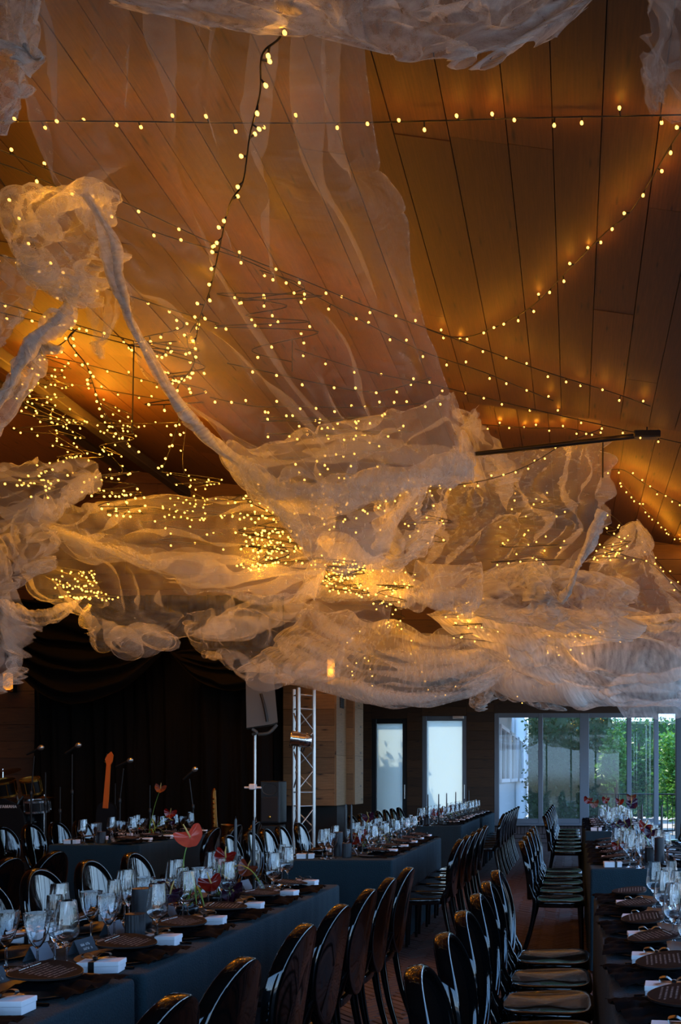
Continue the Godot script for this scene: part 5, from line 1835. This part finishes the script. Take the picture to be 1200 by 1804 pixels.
	drape("brightest blue-white organza swag low at the right over the window", [
		[[752, 1082, 10.2], [860, 1065, 10.2], [1010, 1075, 10.2], [1220, 1090, 10.2]],
		[[800, 1115, 10.2], [900, 1120, 9.9], [1030, 1130, 9.9], [1220, 1140, 10.0]],
		[[850, 1160, 10.4], [930, 1175, 10.0], [1040, 1185, 10.0], [1220, 1190, 10.0]],
		[[885, 1190, 10.6], [980, 1220, 10.2], [1070, 1238, 10.2], [1220, 1235, 10.2]],
		[[900, 1190, 10.9], [1000, 1222, 10.6], [1090, 1250, 10.5], [1220, 1246, 10.5]]], 200, 150, 6, 0.07, 0.045, 101, oc, 1.15, true, 3.0)
	drape("upright cool organza sheet at the right under the rod sheet", [
		[[835, 1010, 9.4], [930, 990, 9.4], [1030, 1010, 9.4], [1112, 1035, 9.4]],
		[[800, 1050, 9.5], [900, 1045, 9.3], [1020, 1065, 9.3], [1112, 1080, 9.4]],
		[[770, 1085, 9.7], [890, 1090, 9.5], [1010, 1115, 9.5], [1108, 1125, 9.6]]], 150, 90, 6, 0.06, 0.05, 102, oc, 0.95, false, 3.4)
	drape("pointed white organza peaks standing out under the rod sheet", [
		[[930, 995, 9.2], [938, 990, 9.2], [950, 1000, 9.2]],
		[[928, 1040, 9.2], [955, 1040, 9.1], [975, 1045, 9.2]],
		[[930, 1080, 9.3], [960, 1085, 9.2], [990, 1085, 9.3]]], 40, 60, 2, 0.04, 0.02, 103, oc, 0.9)
	drape("organza peak tied to the ceiling at the right and spreading down", [
		[[1100, 930, 9.9], [1112, 922, 9.9], [1125, 922, 9.9], [1138, 935, 9.9]],
		[[1050, 985, 10.0], [1095, 975, 9.9], [1135, 975, 9.9], [1165, 1000, 10.0]],
		[[1020, 1050, 10.2], [1090, 1045, 10.0], [1150, 1040, 10.0], [1215, 1060, 10.1]],
		[[1010, 1105, 10.4], [1090, 1105, 10.2], [1160, 1105, 10.2], [1225, 1105, 10.3]]], 120, 110, 5, 0.06, 0.035, 104, og, 0.62, false, 2.8)
	drape("blue-white organza edge streaming out at the right", [
		[[1000, 1090, 10.0], [1080, 1095, 9.9], [1150, 1092, 9.9], [1225, 1085, 9.9]],
		[[1010, 1105, 10.0], [1080, 1110, 9.8], [1150, 1112, 9.8], [1225, 1108, 9.9]]], 90, 20, 2, 0.02, 0.012, 105, oc, 0.85, true)
	drape("sheer organza curtain linking the swags in the hall middle", [
		[[560, 950, 8.2], [650, 990, 8.2], [740, 1000, 8.2], [850, 1000, 8.4]],
		[[540, 1010, 8.4], [650, 1040, 8.2], [750, 1050, 8.2], [850, 1050, 8.4]],
		[[520, 1050, 8.6], [640, 1065, 8.4], [750, 1080, 8.4], [830, 1090, 8.6]]], 130, 80, 5, 0.06, 0.04, 106, og, 0.6, true, 3.4)

# ---------------------------------------------------------------- fairy lights
var bulb_mesh: Mesh
var bulb_count := 0

func light_string(label: String, pts: Array, spacing: float, light_every: int, seed_: int, wobble := 0.0, energy := 0.0026) -> void:
	var r := RandomNumberGenerator.new()
	r.seed = seed_
	var c := PackedVector3Array()
	for q: Array in pts:
		var d: float = q[2]
		if d < 1.0:   # given as the gap below the near planks
			d = (3.43 - d) / ((1370.0 - q[1]) / F + 0.136 * (q[0] - 1010.0) / F)
		c.append(at(q[0], q[1], d) + Vector3(r.randfn(), r.randfn(), r.randfn()) * wobble)
	var path := smooth_path(c, 8)
	for q in path.size():   # never through the planks
		path[q].y = minf(path[q].y, ceiling_y(path[q].x) - 0.03 + (0.15 if path[q].z < -8.05 else 0.0))
	var t := thing("fairy_lights", label, "string lights", Vector3.ZERO, 0, "strings of warm fairy lights")
	var cable := MB.new()
	cable.tube(path, [0.0042], 5)
	var run := spacing * r.randf()
	for q in path.size() - 1:
		var l := path[q].distance_to(path[q + 1])
		var dir := (path[q + 1] - path[q]).normalized()
		while run < l:
			var p := path[q] + dir * run
			var out := (Vector3(r.randfn(), r.randfn() - 0.6, r.randfn()))
			out = (out - dir * out.dot(dir)).normalized()
			var tip := p + out * r.randf_range(0.018, 0.035)
			cable.tube(PackedVector3Array([p, tip]), [0.004, 0.0055], 5)
			tip += out * 0.006
			tip.y = minf(tip.y, ceiling_y(tip.x) - 0.02 + (0.15 if tip.z < -8.05 else 0.0))
			var o := obj_mesh("bulb", bulb_mesh, M.bulb, t, Transform3D(Basis(Quaternion(Vector3.UP, out)), tip))
			if bulb_count % light_every == 0:
				var lamp := OmniLight3D.new()
				lamp.name = "bulb_light"
				lamp.light_color = Color(1.0, 0.62, 0.13)
				lamp.light_energy = energy * light_every
				lamp.light_size = 0.01
				lamp.omni_range = 30.0
				lamp.omni_attenuation = 2.0
				lamp.shadow_enabled = true
				o.add_child(lamp)
				lamp.position = Vector3(0, 0.004, 0)
			bulb_count += 1
			run += spacing * r.randf_range(0.7, 1.3)
		run -= l
	obj("cable", cable, M.cable, t)

# a tangle: one string looped to and fro through an egg-shaped stretch of air
func tangle(label: String, px: float, py: float, d: float, rx: float, ry: float, rd: float, loops: int, spacing: float, seed_: int, hung := false, energy := 0.0055) -> void:
	var r := RandomNumberGenerator.new()
	r.seed = seed_
	var pts := []
	for k in loops * 2:
		var s := 1.0 if k % 2 else -1.0
		var f := float(k) / (loops * 2 - 1) * 2 - 1
		pts.append([px + s * rx * r.randf_range(0.25, 1.0), py + f * ry + r.randf_range(-0.3, 0.3) * ry, d + r.randf_range(-rd, rd)])
	if hung:
		var q: Array = pts[0]
		var x: float = (q[0] - 1010.0) / F * q[2]
		pts.push_front([q[0], 1370.0 - (ceiling_y(x) + 0.14 - EYE) * F / q[2], q[2]])
	light_string(label, pts, spacing, 6, seed_, 0.03, energy)

func build_lights() -> void:
	var b := MB.new()
	b.lathe([Vector2(0.0, -0.010), Vector2(0.005, -0.008), Vector2(0.0092, 0.0), Vector2(0.0076, 0.007), Vector2(0.0, 0.011)], 8)
	bulb_mesh = b.mesh()
	var L := [
		["straight fairy light string right across the top of the ceiling", [[-40, 214, 0.16], [200, 214, 0.15], [430, 217, 0.14], [650, 216, 0.07], [900, 209, 0.05], [1080, 205, 0.035], [1240, 202, 0.05]], 0.17],
		["fairy light string running down from the top centre towards the hall middle", [[522, -30, 3.15], [497, 60, 3.3], [462, 97, 3.4], [458, 165, 3.6], [440, 240, 3.85], [428, 320, 4.1], [405, 360, 4.25], [388, 430, 4.6], [370, 510, 5.0], [352, 560, 5.3], [345, 600, 5.5]], 0.13],
		["upper of two long fairy light strings slanting across to the right", [[-40, 248, 0.3], [100, 305, 0.25], [230, 362, 0.25], [390, 436, 0.2], [540, 496, 0.16], [640, 538, 0.12], [750, 578, 0.07], [850, 615, 0.05], [960, 655, 0.07], [1080, 692, 0.035], [1146, 716, 0.04]], 0.2],
		["lower of two long fairy light strings slanting across to the right", [[-40, 275, 0.35], [60, 310, 0.3], [200, 380, 0.3], [300, 418, 0.25], [440, 462, 0.22], [600, 545, 0.2], [700, 598, 0.15], [760, 625, 0.1], [850, 655, 0.09], [935, 690, 0.05], [975, 706, 0.04]], 0.2],
		["curved fairy light string climbing to the upper right corner", [[1230, 190, 0.04], [1186, 250, 0.04], [1115, 368, 0.05], [1067, 410, 0.08], [1000, 478, 0.04], [930, 545, 0.07], [850, 586, 0.04], [800, 594, 0.07], [752, 580, 0.1]], 0.17],
		["fairy light string along the far edge of the dark ceiling", [[520, 615, 0.2], [650, 655, 0.14], [780, 682, 0.08], [900, 712, 0.1], [1000, 735, 0.05], [1145, 768, 0.04], [1240, 790, 0.04]], 0.22],
		["fairy light string sagging through the longest organza sheet", [[370, 700, 6.3], [450, 716, 6.4], [520, 716, 6.5], [620, 718, 6.6], [700, 715, 6.8], [780, 705, 7.0]], 0.13],
		["second fairy light string above the sagging one behind the sheet", [[400, 640, 6.0], [470, 655, 6.1], [560, 675, 6.3], [660, 690, 6.6], [760, 665, 6.9]], 0.19],
		["short straight fairy light string below the ceiling step", [[850, 748, -0.1], [930, 754, -0.1], [1000, 755, -0.1], [1060, 768, -0.1]], 0.14],
		["fairy light string rising along the steel rod to the ceiling step", [[650, 890, 8.0], [760, 862, 8.0], [860, 845, 8.1], [930, 820, 8.1], [990, 785, 8.2], [1060, 755, 8.2]], 0.12],
		["upper fairy light string at the right edge beyond the rod", [[1070, 830, -0.08], [1098, 828, -0.08], [1140, 855, -0.08], [1190, 882, -0.08], [1240, 905, -0.08]], 0.17],
		["second fairy light string at the right edge beyond the rod", [[1092, 844, -0.08], [1120, 880, -0.08], [1160, 920, -0.08], [1200, 955, -0.08], [1240, 990, -0.08]], 0.14],
		["third fairy light string at the right edge above the organza peak", [[1062, 908, 10.0], [1080, 910, 10.0], [1130, 960, 10.2], [1200, 1030, 10.4], [1240, 1060, 10.4]], 0.15],
		["lowest fairy light string at the right edge across the organza peak", [[1035, 958, 9.4], [1100, 978, 9.6], [1150, 995, 9.8], [1200, 1045, 10.0], [1240, 1075, 10]], 0.13],
		["fairy light string passing behind the left knot", [[-40, 440, 5.6], [70, 468, 5.6], [160, 500, 5.7], [230, 522, 5.8], [310, 548, 5.9], [385, 570, 6.1]], 0.16],
		["upper fairy light string below the left knot", [[-30, 525, 0.2], [60, 550, 0.2], [160, 580, 0.2], [240, 602, 0.2], [330, 628, 0.2]], 0.15],
		["lower fairy light string below the left knot", [[-30, 543, 6.2], [60, 565, 6.3], [150, 588, 6.4], [230, 608, 6.5], [290, 625, 6.6]], 0.15],
		["short fairy light string hanging from the left edge", [[-20, 290, 5.0], [10, 330, 5.1], [38, 385, 5.2], [75, 460, 5.4], [105, 515, 5.6], [130, 570, 5.8]], 0.12],
		["fairy light string crossing the orange planks at the left", [[50, 622, 0.12], [130, 637, 0.12], [220, 660, 0.12], [300, 682, 0.12]], 0.16],
		["second fairy light string crossing the orange planks at the left", [[90, 672, 0.12], [160, 682, 0.12], [230, 695, 0.12], [310, 708, 0.12]], 0.16],
		["third fairy light string crossing the orange planks at the left", [[100, 742, 0.12], [180, 745, 0.12], [260, 746, 0.12], [340, 742, 0.12]], 0.2],
		["fairy light string dropping down the twisted organza rope", [[352, 560, 5.5], [330, 600, 5.6], [342, 640, 5.7], [310, 690, 6.0], [315, 740, 6.3], [300, 790, 6.6], [285, 830, 6.8]], 0.09],
		["dense fairy light string zigzagging below the left knot", [[60, 622, 6.0], [105, 608, 6.0], [135, 580, 6.0], [120, 600, 6.05], [150, 640, 6.2], [160, 665, 6.4], [180, 720, 6.7], [215, 770, 6.9], [240, 800, 7.0]], 0.07],
		["fairy light string dangling in front of the wooden pier", [[640, 1100, 10.6], [605, 1140, 10.6], [612, 1165, 10.6], [620, 1195, 10.6], [630, 1165, 10.6], [650, 1155, 10.6], [651, 1190, 10.6], [652, 1228, 10.6]], 0.11],
		["fairy light string dangling through the lowest organza swag", [[720, 1130, 10.6], [735, 1172, 10.6], [748, 1205, 10.6], [765, 1225, 10.6], [795, 1215, 10.6], [812, 1205, 10.6]], 0.13],
		["short fairy light string dangling above the window", [[885, 1125, 12.2], [902, 1195, 12.0], [912, 1218, 11.8], [925, 1243, 11.8]], 0.1],
	]
	for k in L.size():
		var close: bool = L[k][1][1][2] < 1.0   # runs close under the planks
		light_string(L[k][0], L[k][1], L[k][2], 1 if close else 5, 300 + k, 0.0, (0.08 if "orange planks" in L[k][0] else 0.035 if "beyond the rod" in L[k][0] or "ceiling step" in L[k][0] else 0.015) if close else 0.005)
	var T := [
		["tangled fairy lights at the left between the planks and the thin rope", 75, 700, 8.6, 55, 60, 0.3, 8, 0.15],
		["tangled fairy lights over the dark opening at the left", 120, 770, 9.2, 60, 60, 0.4, 8, 0.17],
		["tangled fairy lights right below the orange planks", 205, 770, 9.4, 40, 60, 0.4, 8, 0.14],
		["tangled fairy lights low at the left above the grey swag", 70, 850, 7.0, 60, 22, 0.3, 5, 0.11],
		["tangled fairy lights above the broad grey swag", 210, 870, 7.2, 70, 28, 0.3, 6, 0.12],
		["tangled fairy lights left of the bright pleated swag", 345, 865, 9.6, 60, 40, 0.4, 7, 0.16],
		["sparse fairy lights through the broad grey swag", 330, 920, 7.8, 80, 30, 0.3, 4, 0.22],
		["densest fairy light tangle between the bright swag and the grey swag", 480, 962, 7.2, 62, 32, 0.25, 9, 0.075],
		["tangled fairy lights behind the bright pleated swag", 460, 890, 7.3, 60, 40, 0.3, 7, 0.14],
		["scattered fairy lights behind the lower end of the longest sheet", 600, 880, 7.4, 95, 45, 0.3, 8, 0.19],
		["dense fairy light tangle under the bright pleated swag", 605, 1010, 7.9, 60, 30, 0.3, 9, 0.085],
		["tangled fairy lights trailing from the dense tangle to the right", 690, 1030, 8.4, 60, 32, 0.3, 7, 0.12],
		["scattered fairy lights behind the white organza lobes", 740, 900, 8.0, 60, 60, 0.3, 7, 0.2],
		["dense low fairy light tangle above the black stage swag", 150, 1035, 8.7, 62, 22, 0.25, 9, 0.085],
		["tangled fairy lights in the gap below the crossing band", 690, 1080, 10.2, 40, 25, 0.3, 4, 0.16],
		["tangled fairy lights shining through the upper blue-white swag", 825, 1090, 10.0, 55, 30, 0.3, 7, 0.13],
		["dense row of fairy lights inside the blue-white swag", 1005, 1130, 10.1, 55, 16, 0.2, 5, 0.13],
		["scattered fairy lights behind the rod sheet", 930, 935, 8.9, 80, 65, 0.3, 8, 0.26],
		["tangled fairy lights at the knotted organza peak", 1075, 955, 9.6, 35, 30, 0.3, 5, 0.14],
		["tangled fairy lights low at the right inside the organza peak", 1090, 1115, 10.2, 70, 16, 0.3, 4, 0.17],
		["sparse fairy lights in the upper middle of the longest sheet", 470, 560, 6.2, 100, 70, 0.3, 6, 0.26],
		["scattered fairy lights in the lower middle of the longest sheet", 600, 770, 6.9, 150, 55, 0.3, 8, 0.26],
		["scattered fairy lights along the twisted rope at the left middle", 300, 640, 6.2, 60, 60, 0.3, 7, 0.14],
	]
	for k in T.size():
		var q: Array = T[k]
		tangle(q[0], q[1], q[2], q[3], q[4], q[5], q[6], q[7], q[8] * 1.15, 400 + k, k == 5, 0.028 if k in [0, 1, 2, 5] else 0.0065)   # those four hang close under the planks
	# the steel rod, its bracket and thin hangers
	var rod := thing("steel_rod", "thin dark steel rod below the ceiling step carrying organza", "rod")
	var a := at(836, 800, 8.1)
	var e := at(1140, 766, 8.1)
	var rb := MB.new()
	rb.tube(PackedVector3Array([a, a.lerp(e, 0.35), e]), [0.02, 0.022, 0.025], 10)
	obj("rod", rb, M.steel_dark, rod)
	var br := MB.new()
	br.chamfer_box(e, Vector3(0.26, 0.07, 0.08), 0.01)
	obj("bracket", br, M.black, rod)
	var hg := MB.new()
	hg.bar(e, Vector3(e.x, ceiling_y(e.x) + 0.14, e.z), 0.008, 6)
	obj("hanger", hg, M.steel_dark, rod)
	var wires := [[at(1062, 774, 8.3), at(1062, 842, 8.3), "short black wire hanging from the steel rod", 0.009], [at(236, 600, 6.4), at(233, 765, 6.4), "thin dark wire hanging over the orange planks", 0.005], [at(515, 600, 6.4), at(515, 655, 6.4), "thin dark wire seen through the longest sheet", 0.004]]
	for w: Array in wires:
		var wm := MB.new()
		wm.bar(w[0], w[1], w[3], 6)
		tag(obj("hanging_wire", wm, M.cable, self), w[2], "wire", "hanging wires")
